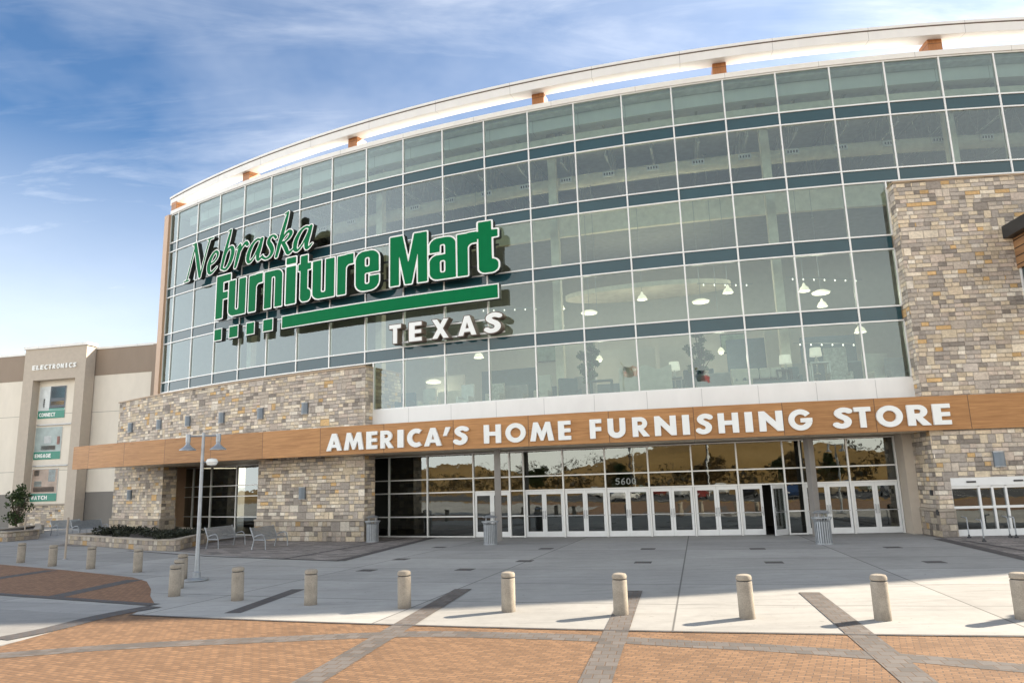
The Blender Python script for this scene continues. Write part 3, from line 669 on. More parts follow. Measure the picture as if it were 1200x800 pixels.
for k in range(0, 26):
    i = k+.5; a = phi(i); g = MB(); F = (pol(R-14, i), (math.sin(a), -math.cos(a)), (math.cos(a), math.sin(a)))
    g.frame_box(F, 0, 12.2, -.06, .06, 21.0, 21.12); g.frame_box(F, .4, 12.0, -.05, .05, 19.4, 19.5)
    for q in range(12): 
        u = .4+q*.97; P = lambda u, z: (F[0][0]+F[1][0]*u, F[0][1]+F[1][1]*u, z)
        g.tube([P(u, 19.45), P(u+.48, 21.05), P(u+.97, 19.45)], .03, 5)
    spart('roof_joist', g, M_TRUSS)
dm = MB(); n = 70; rr = .36; A = [phi(.5)+(phi(RW)-phi(.5))*k/n for k in range(n+1)]
dm.tube([(FX+(R-3.6)*math.sin(a), FY-(R-3.6)*math.cos(a), 18.85) for a in A], rr, 14); du = spart('round_duct', dm, M_BEAM)
for k in range(1, 24):
    F, d = chord(pol(R-3.22, k+.35), pol(R-3.22, k+.62)); v = MB(); v.frame_box(F, 0, d, 0, .10, 18.70, 19.0); 
    for q in range(4): v.frame_box(F, .06+q*.14, .15+q*.14, .10, .108, 18.78, 18.92, 1)
    v.build('duct_vent', [M_WHITE, M_DARK], du)
for i in (2.2, 6.7, 11.25, 15.85, 19.55):
    g = MB(); p = pol(R-2.4, i); g.box((*p, 13.9), (.42, .42, 14.8), phi(i)); spart('interior_column', g, M_BEAM)
for i_ in (LW+.02, RW-.1):
    g = MB(); g.arc(R-.30, R-15, phi(i_), phi(i_+.08), 5.92, 21.41, 2); spart('end_wall', g, M_IWALL)
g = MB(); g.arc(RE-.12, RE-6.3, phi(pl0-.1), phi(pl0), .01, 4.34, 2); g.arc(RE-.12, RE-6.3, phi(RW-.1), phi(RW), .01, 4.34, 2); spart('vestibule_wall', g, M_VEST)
# ceiling cloud
i0, z0 = fi(757, 344, R-6.5); p = pol(R-6.5, i0)
g = MB(); N_ = 40; a = phi(i0)
el = [(p[0]+4.6*math.cos(t)*math.cos(a)-1.6*math.sin(t)*math.sin(a)*-1, p[1]+4.6*math.cos(t)*math.sin(a)-1.6*math.sin(t)*math.cos(a)) for t in [2*PI*k/N_ for k in range(N_)]]
g.prism(el, z0, z0+.25); spart('ceiling_cloud', g, M_BEAM)
for k, (a0, a1, dep, zt, m) in enumerate([(7.3, 8.4, 5.0, 8.9, M_IWALL), (8.6, 10.2, 6.5, 9.2, M_IBLUE), (10.4, 11.6, 4.6, 10.0, M_IWALL), (11.75, 13.2, 5.2, 9.6, M_IWALL), (13.3, 14.6, 5.4, 9.6, M_IWALL), (14.8, 15.7, 4.8, 9.6, M_IBLUE), (15.6, 16.3, 4.2, 10.4, M_IWALL), (16.5, 17.7, 6.0, 9.7, M_IBLUE)]):
    g = MB(); g.arc(R-dep, R-dep-.2, phi(a0), phi(a1), 6.46, zt); pw = spart('partition_wall', g, m)
    if m is M_IWALL:
        g = MB(); g.arc(R-dep+.03, R-dep+.002, phi(a0), phi(a1), 6.46, 7.75); g.build('wainscot', M_IBLUE, pw)

# ------------------------------------------------------------------ lettering engine: signed distances -> contours -> solid letters
def sd_poly(pts):
    P = np.array(pts, float)
    def f(X, Y):
        d = np.full(X.shape, 1e9); s = np.ones(X.shape); n = len(P)
        for k in range(n):
            a, b = P[k], P[k-1]; ex, ey = b-a; wx, wy = X-a[0], Y-a[1]
            h = np.clip((wx*ex+wy*ey)/(ex*ex+ey*ey+1e-12), 0, 1); d = np.minimum(d, (wx-ex*h)**2+(wy-ey*h)**2)
            c1, c2, c3 = Y >= a[1], Y < b[1], ex*wy > ey*wx
            s = np.where((c1 & c2 & c3) | (~c1 & ~c2 & ~c3), -s, s)
        return s*np.sqrt(d)
    return f
def rect(x0, y0, x1, y1): return sd_poly([(x0, y0), (x1, y0), (x1, y1), (x0, y1)])
def disc(cx, cy, r, sx=1.): return lambda X, Y: (np.hypot((X-cx)/sx, Y-cy)-r)*min(1, sx)
def rbox(x0, y0, x1, y1, r):
    def f(X, Y):
        qx = np.abs(X-(x0+x1)/2)-(x1-x0)/2+r; qy = np.abs(Y-(y0+y1)/2)-(y1-y0)/2+r
        return np.hypot(np.maximum(qx, 0), np.maximum(qy, 0))+np.minimum(np.maximum(qx, qy), 0)-r
    return f
def U(*fs): return lambda X, Y: np.minimum.reduce([f(X, Y) for f in fs])
def D(a, *bs): return lambda X, Y: np.maximum.reduce([a(X, Y)]+[-b(X, Y) for b in bs])
def I(*fs): return lambda X, Y: np.maximum.reduce([f(X, Y) for f in fs])
def stroke(pts, wk=1.):     # (x, y, half width)
    def f(X, Y):
        Q = smooth([Vector((p[0], p[1], p[2]*wk)) for p in pts], 10); d = np.full(X.shape, 1e9)
        for a, b in zip(Q[:-1], Q[1:]):
            ex, ey = b[0]-a[0], b[1]-a[1]; h = np.clip(((X-a[0])*ex+(Y-a[1])*ey)/(ex*ex+ey*ey+1e-12), 0, 1)
            d = np.minimum(d, np.hypot(X-a[0]-ex*h, Y-a[1]-ey*h)-(a[2]+(b[2]-a[2])*h))
        return d
    return f
SW = .12
GL = {  # geometric bold capitals: (width, field)
 'A': (.92, D(sd_poly([(0, 0), (.33, 1), (.59, 1), (.92, 0), (.655, 0), (.60, .18), (.32, .18), (.265, 0)]), sd_poly([(.385, .37), (.535, .37), (.46, .64)]))),
 'M': (1.1, sd_poly([(0, 0), (.16, 1), (.37, 1), (.55, .5), (.73, 1), (.94, 1), (1.1, 0), (.85, 0), (.775, .52), (.61, .02), (.49, .02), (.325, .52), (.25, 0)])),
 'E': (.56, U(rect(0, 0, .26, 1), rect(0, 0, .56, .21), rect(0, .4, .54, .6), rect(0, .79, .56, 1))),
 'F': (.55, U(rect(0, 0, .26, 1), rect(0, .38, .53, .59), rect(0, .79, .55, 1))),
 'R': (.78, U(D(U(rect(0, 0, .26, 1), rect(0, .36, .36, 1), disc(.36, .68, .32)), rect(.24, .58, .36, .78), disc(.36, .68, .10)), sd_poly([(.2, .45), (.46, .45), (.78, 0), (.48, 0)]))),
 'I': (.26, rect(0, 0, .26, 1)), "'": (.4, sd_poly([(0, .52), (.19, .52), (.40, 1), (.14, 1)])),
 'C': (.78, D(disc(.52, .5, .52), disc(.54, .5, .265), sd_poly([(.54, .5), (.79, .86), (1.3, 1.3), (1.3, -.3), (.79, .14)]))),
 'G': (1.03, U(D(disc(.52, .5, .52), disc(.52, .5, .265), sd_poly([(.55, .5), (.80, .70), (1.4, 1.1), (1.4, .3), (.6, .4)])), I(rect(.52, .37, 1.03, .58), disc(.52, .5, .54)))),
 'S': (.60, stroke([(.53, .83, SW), (.43, .885, SW), (.30, .89, SW), (.18, .82, SW), (.155, .70, SW), (.25, .58, SW), (.40, .48, SW), (.47, .34, SW), (.42, .18, SW), (.29, .11, SW), (.16, .125, SW), (.08, .19, SW)])),
 'H': (.84, U(rect(0, 0, .26, 1), rect(.58, 0, .84, 1), rect(.1, .4, .7, .62))),
 'O': (1.04, D(disc(.52, .5, .52), disc(.52, .5, .27))),
 'U': (.80, D(U(rect(0, .38, .80, 1), disc(.40, .38, .40)), rect(.26, .4, .54, 1.2), disc(.40, .4, .14))),
 'N': (.90, sd_poly([(0, 0), (0, 1), (.22, 1), (.64, .46), (.64, 1), (.90, 1), (.90, 0), (.68, 0), (.26, .54), (.26, 0)])),
 'T': (.72, U(rect(0, .78, .72, 1), rect(.23, 0, .49, 1))),
 'X': (.90, U(sd_poly([(0, 0), (.29, 0), (.90, 1), (.61, 1)]), sd_poly([(0, 1), (.29, 1), (.90, 0), (.61, 0)]))),
 'L': (.54, U(rect(0, 0, .26, 1), rect(0, 0, .54, .21))),
 'W': (1.2, sd_poly([(0, 1), (.26, 1), (.36, .45), (.52, .98), (.68, .98), (.84, .45), (.94, 1), (1.2, 1), (.98, 0), (.76, 0), (.6, .52), (.44, 0), (.22, 0)])),
 'D': (.82, D(U(rect(0, 0, .4, 1), disc(.32, .5, .5)), rect(.25, .22, .36, .78), I(disc(.33, .5, .28), rect(.3, 0, 1, 1)), rect(-1, -1, 0, 2))),
 'V': (.9, sd_poly([(0, 1), (.27, 1), (.45, .42), (.63, 1), (.90, 1), (.56, 0), (.34, 0)])),
 '5': (.56, stroke([(.50, .92, .07), (.16, .92, .07), (.12, .56, .07), (.34, .60, .07), (.48, .40, .07), (.40, .12, .07), (.20, .08, .07), (.07, .18, .07)])),
 '6': (.56, stroke([(.46, .92, .07), (.20, .74, .07), (.08, .36, .07), (.18, .08, .07), (.38, .08, .07), (.48, .30, .07), (.38, .52, .07), (.20, .50, .07), (.09, .34, .07)])),
 '0': (.56, stroke([(.28, .93, .07), (.10, .74, .07), (.08, .3, .07), (.28, .07, .07), (.48, .3, .07), (.46, .74, .07), (.28, .93, .07)])),
}
XH = .82
GF = {  # condensed heavy lower case with capitals
 'F': (.40, U(rect(0, 0, .19, 1), rect(0, .84, .40, 1), rect(0, .44, .33, .60))),
 'u': (.46, D(U(rect(0, .2, .18, XH), rect(.28, 0, .46, XH), rbox(0, 0, .40, .5, .14)), rbox(.18, .12, .28, 1.5, .04))),
 'r': (.37, U(rect(0, 0, .19, XH), I(D(rbox(.08, .3, .5, XH+.01, .15), rbox(.19, -.3, .55, .62, .10)), rect(0, .52, .37, 1)))),
 'n': (.46, D(U(rect(0, 0, .18, XH), rect(.28, 0, .46, .6), rbox(.06, .3, .46, XH, .14)), rbox(.18, -.5, .28, .69, .04))),
 'i': (.19, U(rect(0, 0, .19, XH), rect(0, .88, .19, 1.02))),
 't': (.34, U(rect(.06, .1, .25, 1.0), rect(0, .68, .34, XH), rbox(.06, -.0, .34, .26, .1))),
 'e': (.46, D(rbox(0, 0, .46, XH, .17), rbox(.18, .49, .28, .69, .04), rbox(.18, .13, .28, .37, .04), rect(.26, .29, .6, .37))),
 'M': (.70, sd_poly([(0, 0), (0, 1), (.24, 1), (.35, .42), (.46, 1), (.70, 1), (.70, 0), (.53, 0), (.53, .62), (.41, 0), (.29, 0), (.17, .62), (.17, 0)])),
 'a': (.46, U(rect(.28, 0, .46, .62), D(rbox(0, .40, .46, XH, .15), rbox(.18, .2, .28, .69, .04), rect(-.1, .40, .28, .54)), D(rbox(0, -.0, .40, .48, .14), rbox(.18, .12, .28, .37, .04)))),
}
t_, k_ = .026, .072
GN = {  # pen italic
 'N': (.86, U(stroke([(.06, .0, t_), (.12, .3, t_), (.20, .7, t_), (.26, .98, t_)], .84), stroke([(.24, .97, .06), (.36, .62, .07), (.47, .3, .07), (.56, .02, .05)], .84), stroke([(.57, .03, t_), (.64, .35, t_), (.72, .75, t_), (.79, 1.0, t_)], .84),
              stroke([(-.04, .0, .02), (.15, .0, .02)], .84), stroke([(.14, .985, .02), (.26, .985, .02)], .84), stroke([(.70, .99, .02), (.90, .99, .02)], .84))),
 'e': (.44, stroke([(.08, .27, .03), (.22, .30, .03), (.33, .40, .035), (.34, .52, .045), (.25, .58, .04), (.13, .47, .055), (.06, .27, .07), (.09, .08, .06), (.19, .02, .035), (.36, .14, .02)], .84)),
 'b': (.46, U(stroke([(.24, 1.05, .03), (.19, .8, .055), (.11, .4, .06), (.06, .08, .05)], .84), stroke([(.09, .3, .025), (.20, .52, .03), (.33, .57, .05), (.39, .42, .07), (.34, .18, .065), (.22, .02, .04), (.08, .05, .03)], .84), stroke([(.15, 1.03, .015), (.24, 1.05, .025)], .84))),
 'r': (.40, U(stroke([(.03, .48, .015), (.13, .57, .035), (.12, .42, .065), (.08, .18, .06), (.05, 0, .045)], .84), stroke([(.10, .28, .02), (.20, .48, .03), (.31, .58, .05), (.37, .52, .055)], .84))),
 'a': (.52, U(stroke([(.42, .53, .03), (.30, .58, .03), (.17, .50, .045), (.07, .30, .065), (.06, .10, .06), (.14, .03, .035), (.26, .16, .025), (.36, .38, .025)], .84), stroke([(.44, .57, .045), (.40, .38, .065), (.36, .14, .06), (.40, .03, .04), (.52, .12, .02)], .84))),
 's': (.38, stroke([(.35, .50, .045), (.28, .57, .03), (.18, .54, .045), (.15, .43, .06), (.23, .31, .07), (.29, .18, .06), (.24, .05, .045), (.12, .01, .03), (.02, .07, .04)], .84)),
 'k': (.52, U(stroke([(.25, 1.08, .03), (.20, .8, .055), (.11, .35, .06), (.05, 0, .045)], .84), stroke([(.10, .28, .02), (.21, .48, .03), (.33, .58, .045), (.40, .52, .055), (.34, .40, .04), (.19, .30, .02)], .84), stroke([(.20, .32, .05), (.30, .16, .06), (.39, .02, .05), (.52, .10, .02)], .84), stroke([(.16, 1.05, .015), (.25, 1.08, .025)], .84))),
}
def contours(f, w, lev=0., y0=-.12, y1=1.16, res=84, pad=.12):
    dx = 1./res; xs = np.arange(-pad, w+pad+dx, dx); ys = np.arange(y0, y1+dx, dx); X, Y = np.meshgrid(xs, ys)
    V = f(X+1e-5, Y+1.3e-5)-lev; V[0, :] = V[-1, :] = 1; V[:, 0] = V[:, -1] = 1
    seg = {}
    def ip(p, q):
        a, b = V[p], V[q]; s = a/(a-b); return (round(xs[p[1]]+(xs[q[1]]-xs[p[1]])*s, 6), round(ys[p[0]]+(ys[q[0]]-ys[p[0]])*s, 6))
    ins = V < 0; cell = ins[:-1, :-1].astype(int)+2*ins[:-1, 1:]+4*ins[1:, 1:]+8*ins[1:, :-1]
    for r, c in zip(*np.nonzero((cell > 0) & (cell < 15))):
        k = cell[r, c]; p = [(r, c), (r, c+1), (r+1, c+1), (r+1, c)]
        e = lambda n: ip(p[n], p[(n+1) % 4])
        T = {1: [(3, 0)], 2: [(0, 1)], 3: [(3, 1)], 4: [(1, 2)], 5: [(3, 0), (1, 2)], 6: [(0, 2)], 7: [(3, 2)], 8: [(2, 3)], 9: [(2, 0)], 10: [(0, 1), (2, 3)], 11: [(2, 1)], 12: [(1, 3)], 13: [(1, 0)], 14: [(0, 3)]}[k]
        for a, b in T: seg[e(a)] = e(b)
    loops = []
    while seg:
        s, n = seg.popitem(); L = [s]; g = 0
        while n != s and n in seg and g < 9999: L.append(n); n = seg.pop(n); g += 1
        if len(L) < 6: continue
        def dp(P, eps=.0042):
            if len(P) < 3: return P
            a, b = np.array(P[0]), np.array(P[-1]); ab = b-a; ln = np.hypot(*ab)
            q = np.array(P[1:-1])-a; dd = np.abs(ab[0]*q[:, 1]-ab[1]*q[:, 0])/ln if ln > 1e-9 else np.hypot(*q.T)
            k = int(np.argmax(dd))
            if dd[k] < eps: return [P[0], P[-1]]
            return dp(P[:k+2], eps)[:-1]+dp(P[k+1:], eps)
        h = len(L)//2; L = dp(L[:h+1])[:-1]+dp(L[h:]+[L[0]])[:-1]
        if len(L) >= 3: loops.append(L)
    return loops
_gc = {}
def glyph_mesh(key, f, w, lev, half):
    k = (key, lev, half)
    if k in _gc: return _gc[k]
    cu = bpy.data.curves.new('glyph', 'CURVE'); cu.dimensions = '2D'; cu.fill_mode = 'BOTH'; cu.extrude = half
    for L in contours(f, w, lev):
        sp = cu.splines.new('POLY'); sp.points.add(len(L)-1); sp.use_cyclic_u = True
        for pt, (x, y) in zip(sp.points, L): pt.co = (x, y, 0, 1)
    ob = bpy.data.objects.new('glyph', cu); COL.objects.link(ob); dg = bpy.context.evaluated_depsgraph_get()
    me = bpy.data.meshes.new_from_object(ob.evaluated_get(dg)); V = [tuple(v.co) for v in me.vertices]; Fs = [list(p.vertices) for p in me.polygons]
    N = [tuple(p.normal) for p in me.polygons]
    bpy.data.objects.remove(ob); bpy.data.curves.remove(cu); bpy.data.meshes.remove(me)
    _gc[k] = (V, Fs, N); return _gc[k]
def letter(name, key, font, place, mats, parent, lev=0., half=.05, shear=0., side=None):
    # place(u in 0..1 across the letter, v in cap heights, depth 0..1) -> world point ; front is depth 1
    w, f = font[key]; V, Fs, N = glyph_mesh((id(font), key), f, w, lev, half)
    me = bpy.data.meshes.new(name)
    me.from_pydata([place((x+shear*y)/w, y, (z+half)/(2*half)) for x, y, z in V], [], Fs)
    for m in mats: me.materials.append(m)
    if len(mats) > 1:
        for p, n in zip(me.polygons, N): p.material_index = 0 if n[2] > .5 else 1
    import bmesh
    bm = bmesh.new(); bm.from_mesh(me); bmesh.ops.remove_doubles(bm, verts=bm.verts, dist=1e-6); bmesh.ops.recalc_face_normals(bm, faces=bm.faces); bm.to_mesh(me); bm.free()
    o = bpy.data.objects.new(name, me); COL.objects.link(o)
    if parent: attach(o, parent)
    return o
def place_cyl(cx, cy, r_front, depth, a0, a1, z0, z1):
    def P(u, v, d):
        a = a0+(a1-a0)*u; r = r_front-depth+depth*d; return (cx+r*math.sin(a), cy-r*math.cos(a), z0+(z1-z0)*v)
    return P
# the big green sign
SR = R+.80
def sa(x, y): return on_circle(x, y, SR)[0]
sign = thing('store_sign', 'large green and white store name sign standing off the glass facade', 'sign', (*pol(SR, 6), 11.5))
def big_letter(key, font, a0, a1, z0, z1, shear=0., rim=.045, dep=.32):
    w = font[key][0]
    base = letter('letter', key, font, place_cyl(FX, FY, SR, dep, a0, a1, z0, z1), [M_RIM, M_RETURN], sign, rim, .05, shear)
    letter('letter_face', key, font, place_cyl(FX, FY, SR+.012, .03, a0, a1, z0, z1), [M_GREEN], base, 0., .02, shear)
fz0, fz1 = 12.95, 15.62
for key, x0, x1, y in (('F', 253.5, 269.5, 350), ('u', 268, 287.5, 350), ('r', 291.5, 307, 350), ('n', 309.8, 330.2, 345), ('i', 335, 346, 342), ('t', 349.2, 363.8, 340), ('u', 366.3, 391.5, 335), ('r', 395.4, 414, 330),
                       ('e', 416.8, 444, 325), ('M', 457.3, 500.5, 305), ('a', 503.5, 534, 300), ('r', 536, 559.5, 297), ('t', 556, 583.5, 290)):
    big_letter(key, GF, sa(x0, y), sa(x1, y), fz0, fz1, 0, .028)
nx = sa(217, 331); ne = sa(367, 288); adv = [('N', .0), ('e', .80), ('b', 1.28), ('r', 1.76), ('a', 2.14), ('s', 2.64), ('k', 3.02), ('a', 3.52)]
tot = 3.52+.56; sc_ = (ne-nx)/tot
for key, x in adv:
    w = GN[key][0]; a0 = nx+x*sc_; big_letter(key, GN, a0, a0+w*sc_, 15.95, 18.30, .10, .026, .30)
def bar(x0, x1, y, z0, z1, n):
    a0, a1 = sa(x0, y), sa(x1, y); g = MB(); g.arc(SR, SR-.3, a0, a1, z0, z1, n, mi=1)
    for k, fc in enumerate(g.f):
        if k % 4 == 0 and k < 4*n: g.mi[k] = 0
    b = g.build('bar', [M_RIM, M_RETURN], sign); e = .055/SR
    g = MB(); g.arc(SR+.012, SR+.002, a0+e*1.2, a1-e*1.2, z0+.06, z1-.06, n); g.build('bar_face', M_GREEN, b)
for x0, x1, y in ((250.6, 260, 393), (268, 279.2, 389), (288, 298.4, 386), (307.6, 320, 383)): bar(x0, x1, y, 11.56, 12.34, 2)
bar(330.4, 585.2, 355, 11.56, 12.34, 16)
g = MB()
for z in (13.4, 14.4): g.arc(R+.46, R+.40, sa(256, 350), sa(582, 300), z, z+.09, 20)
for k in range(8):
    i = (sa(262+44*k, 340-6*k)-PH)*RU; F, d = chord(pol(R+.4, i-.02), pol(R+.4, i+.02)); g.frame_box(F, 0, .06, -.34, 0, 11.7, 11.76); g.frame_box(F, 0, .06, -.34, 0, 14.42, 14.48)
g.build('sign_rail', M_DARK, sign)
tex = thing('state_sign', 'white capital letters with bronze sides below the green sign bar', 'sign', (*pol(SR, 9), 9.8))
for key, x0, x1, y in (('T', 456, 470, 392), ('E', 479, 494.4, 390), ('X', 506, 526, 388), ('A', 536.5, 558.5, 385), ('S', 568, 587.5, 379)):
    b = letter('letter', key, GL, place_cyl(FX, FY, SR-.02, .42, sa(x0, y), sa(x1, y), 9.87, 10.88), [M_BRONZE], tex, .035, .05)
    letter('letter_face', key, GL, place_cyl(FX, FY, SR+.01, .03, sa(x0, y), sa(x1, y), 9.87, 10.88), [M_RIM], b, -.01, .02)
g = MB(); g.arc(R+.4, R+.33, sa(456, 395), sa(588, 385), 9.94, 10.02, 10); g.arc(R+.4, R+.33, sa(456, 395), sa(588, 385), 10.62, 10.69, 10); g.build('sign_rail', M_ALU, tex)
# the lettering on the wooden band
def ba(x, y): return on_circle(x, y, R2+.1, C2X, C2Y)
am = thing('band_sign', 'row of white capital letters along the curved wooden band over the doors', 'sign', (*ground(760, 640), 4.3))
TXT = "AMERICA'SHOMEFURNISHINGSTORE"
XS = [(382.5, 400.5), (403, 425.9), (429.2, 441.9), (445.7, 461.3), (465.7, 472.7), (477, 492.9), (496.9, 517.5), (519, 527.9), (531.9, 548), (566.9, 586.9), (592.2, 616), (621, 648.8), (654, 669), (691, 705), (712, 733), (740.9, 761.2), (766.9, 792.5), (799.6, 808), (816.2, 834.4), (841.5, 865.6), (873, 882), (889.4, 917.5), (924, 952), (976.9, 998), (1001.2, 1021), (1026.9, 1058), (1063.2, 1090.6), (1093.2, 1114)]
for ch, (x0, x1) in zip(TXT, XS):
    ym = 515.6-(x0-391)*(515.6-483)/(1103-391); a0, a1 = ba(x0, ym)[0], ba(x1, ym)[0]
    letter('letter', ch, GL, place_cyl(C2X, C2Y, R2+.11, .10, a0, a1, 4.50, 5.36), [M_RIM], am, 0, .05)
# street number on the transom glass
num = thing('house_number', 'white street number digits stuck to the glass above the doors', 'number', (*pol(RE+.02, 12.6), 2.4))
for k, ch in enumerate('5600'):
    x0 = 721+k*6.4; a0, a1 = on_circle(x0, 563, RE+.02)[0], on_circle(x0+5, 563, RE+.02)[0]
    letter('digit', ch, GL, place_cyl(FX, FY, RE-.01, .01, a0, a1, 2.43, 2.74), [mat('vinyl_digit', (.26, .28, .27), .6)], num, 0, .05)

# ------------------------------------------------------------------ the side wing with its display portal
WX, WY = -43.5, 67.0; WT = Vector((.9715, -.237, 0)).normalized(); WN = Vector((WT.y, -WT.x, 0))
WF = ((WX, WY), (WT.x, WT.y), (WN.x, WN.y))
def wing_uv(x, y, off=0.):
    d = ray(x, y); q = Vector((WX, WY, 0))+WN*off; t = q.dot(WN)/Vector((d.x, d.y, 0)).dot(WN); p = d*t
    return Vector((p.x-q.x, p.y-q.y, 0)).dot(WT), p.z+EYE
wing = thing('side_wing', 'long low cream panel wing with a brown top band left of the glass front', 'building', (WX, WY, 0))
u0w, u1w = -60, wing_uv(178, 440)[0]+.2; u2w = wing_uv(197, 430)[0]+.5
g = MB(); g.frame_box(WF, u0w, u2w, -12, 0, 2.93, 13.41); wing_w = g.build('wall', M_CREAM, wing)
g = MB(); g.frame_box(WF, u0w, u2w, -12, .03, 13.413, 15.85); g.build('upper_band', M_BROWN, wing)
g = MB(); g.frame_box(WF, u1w, u2w, .031, .3, 2.93, 15.86); g.build('brown_pilaster', M_BROWN, wing)
g = MB(); g.frame_box(WF, u0w, u2w, -12.05, .10, 15.853, 16.06); g.build('parapet_cap', M_WHITE, wing)
g = MB(); g.frame_box(WF, u0w, u2w, -12, .02, 0, 2.927); g.build('base_band', M_GREYB, wing)
PO = 1.2
pa, ptop = wing_uv(30, 414, PO); pb, _ = wing_uv(102, 407, PO); ptop = 16.35
ia, izt = wing_uv(38.75, 446, PO); ib, _ = wing_uv(88, 444, PO)
g = MB(); g.frame_box(WF, pa, ia, .11, PO, 0, ptop-.25); g.frame_box(WF, ib, pb, .11, PO, 0, ptop-.25); g.frame_box(WF, ia, ib, .11, PO-.001, izt, ptop-.25)
portal = g.build('portal', M_BEIGE, wing)
g = MB(); g.frame_box(WF, pa-.12, pb+.12, .11, PO+.14, ptop-.247, ptop); g.build('portal_cap', M_WHITE, portal)
g = MB(); g.frame_box(WF, ia+.002, ib-.002, .05, PO-.75, 2.0, izt-.002); g.build('portal_back', M_CREAM, portal)
g = MB(); g.frame_box(WF, ia+.002, ib-.002, .05, PO-.35, 0, 1.85); g.build('portal_stone', M_STONE, portal)
g = MB(); g.frame_box(WF, ia-.002, ib-.002, .05, PO-.25, 1.853, 2.0); g.build('stone_cap', M_CAPST, portal)
g = MB()
for (xx, yy) in ((58, 497.5), (55, 545.5)):
    _, z = wing_uv(xx, yy, PO-.7); g.frame_box(WF, ia+.25, ib-.6, PO-.75, PO-.55, z-.05, z+.05)
_, z = wing_uv(50, 595, PO-.7); g.frame_box(WF, ia+.1, ib-.3, PO-.75, PO-.5, z-.05, z+.05)
g.build('light_bar', M_STEEL, portal)
def wing_place(x0, x1, ya, yb, z0, z1, off, dep):
    a, b = wing_uv(x0, ya, off)[0], wing_uv(x1, yb, off)[0]
    def P(u, v, d):
        p = Vector((WX, WY, 0))+WT*(a+(b-a)*u)+WN*(off-dep+dep*d); return (p.x, p.y, z0+(z1-z0)*v)
    return P
el = thing('department_sign', 'small white capital letters near the top of the beige portal', 'sign', (WX, WY, 14))
xs = np.linspace(37.5, 90, 12); _, ze0 = wing_uv(64, 431.8, PO+.08); _, ze1 = wing_uv(64, 426.3, PO+.08)
for k, ch in enumerate('ELECTRONICS'):
    a, b = xs[k]+.3, xs[k+1]-.9
    if ch == 'I': a += .9; b -= .9
    letter('letter', ch, GL, wing_place(a, b, 430-.1*(a-37), 430-.1*(b-37), ze0, ze1, PO+.10, .09), [M_RIM], el, 0, .05)
def poster(label, TLx, TRx, BLx, ytop, ybot, word, scene_):
    a, zt = wing_uv((TLx+BLx)/2, ytop, PO-.7); b = a+(wing_uv(TRx, ytop, PO-.7)[0]-wing_uv(TLx, ytop, PO-.7)[0]); _, zb = wing_uv((TLx+BLx)/2, ybot, PO-.7)
    ps = thing('poster', label, 'poster', (*(Vector((WX, WY, 0))+WT*a).to_2d(), zb), group='posters in the beige portal'); W, Hh = b-a, zt-zb
    g = MB(); g.frame_box(WF, a, b, PO-.749, PO-.70, zb, zt); g.build('board', mat('poster_pale', (.62, .66, .66), .4), ps)
    G_ = mat('poster_green', (.03, .24, .17), .4); hb = .24
    def r(x0, y0, x1, y1, m, lift): q = MB(); q.frame_box(WF, a+W*x0, a+W*x1, PO-.699, PO-.70+lift, zb+Hh*y0, zb+Hh*y1); return q, m
    g = MB(); g.frame_box(WF, a, b, PO-.699, PO-.688, zb, zb+Hh*hb); g.build('caption_strip', G_, ps)
    for nm, x0, y0, x1, y1, m in scene_:
        q, m = r(x0, y0, x1, y1, m, .009); q.build(nm, m, ps)
    n = len(word); tw = .62
    for k, ch in enumerate(word):
        cw = tw/n; x0 = .05+k*cw; gw = GL[ch][0]
        def P(u, v, d, x0=x0, cw=cw): 
            p = Vector((WX, WY, 0))+WT*(a+W*(x0+cw*.88*u))+WN*(PO-.687+.01*d); return (p.x, p.y, zb+Hh*(.055+.12*v))
        letter('letter', ch, GL, P, [M_RIM], ps, 0, .05)
pm = lambda n, c: mat('print_'+n, c, .4, var=.25, vscale=1.2)
poster('topmost poster in the portal with a dark flat screen above a green caption', 48.7, 79.5, 46.2, 453.5, 490.5, 'CONNECT',
       [('picture_wall', .0, .25, .40, .995, pm('white', (.66, .70, .70))), ('picture', .41, .30, .995, .995, pm('dark', (.07, .09, .11))), ('picture_glow', .45, .40, .95, .52, pm('gold', (.45, .30, .12))), ('picture_sky', .45, .62, .95, .95, pm('blue', (.12, .25, .32))), ('picture_figure', .17, .34, .23, .62, pm('black', (.03, .03, .03))), ('swoosh', .30, .25, .98, .33, pm('teal', (.10, .35, .28)))])
poster('middle poster in the portal showing a pale room above a green caption', 43.7, 74.5, 41, 501, 538.5, 'ENGAGE',
       [('picture', .01, .25, .99, .99, pm('room', (.34, .41, .40))), ('picture_window', .35, .50, .62, .72, pm('white', (.66, .70, .70))), ('picture_table', .25, .29, .80, .42, pm('brown', (.12, .10, .08))), ('picture_lamp', .84, .45, .95, .70, pm('red', (.30, .12, .09)))])
poster('lowest poster in the portal showing a living room above a green caption', 39.5, 70, 36.7, 549.5, 587.5, 'WATCH',
       [('picture', .01, .25, .99, .99, pm('warm', (.40, .31, .25))), ('picture_window', .64, .60, .90, .97, pm('light', (.55, .66, .68))), ('picture_sofa', .10, .29, .90, .44, pm('dark2', (.10, .075, .06))), ('picture_frame', .08, .78, .28, .96, pm('brown', (.12, .10, .08))), ('picture_tv', .12, .45, .40, .62, pm('room', (.40, .46, .46)))])

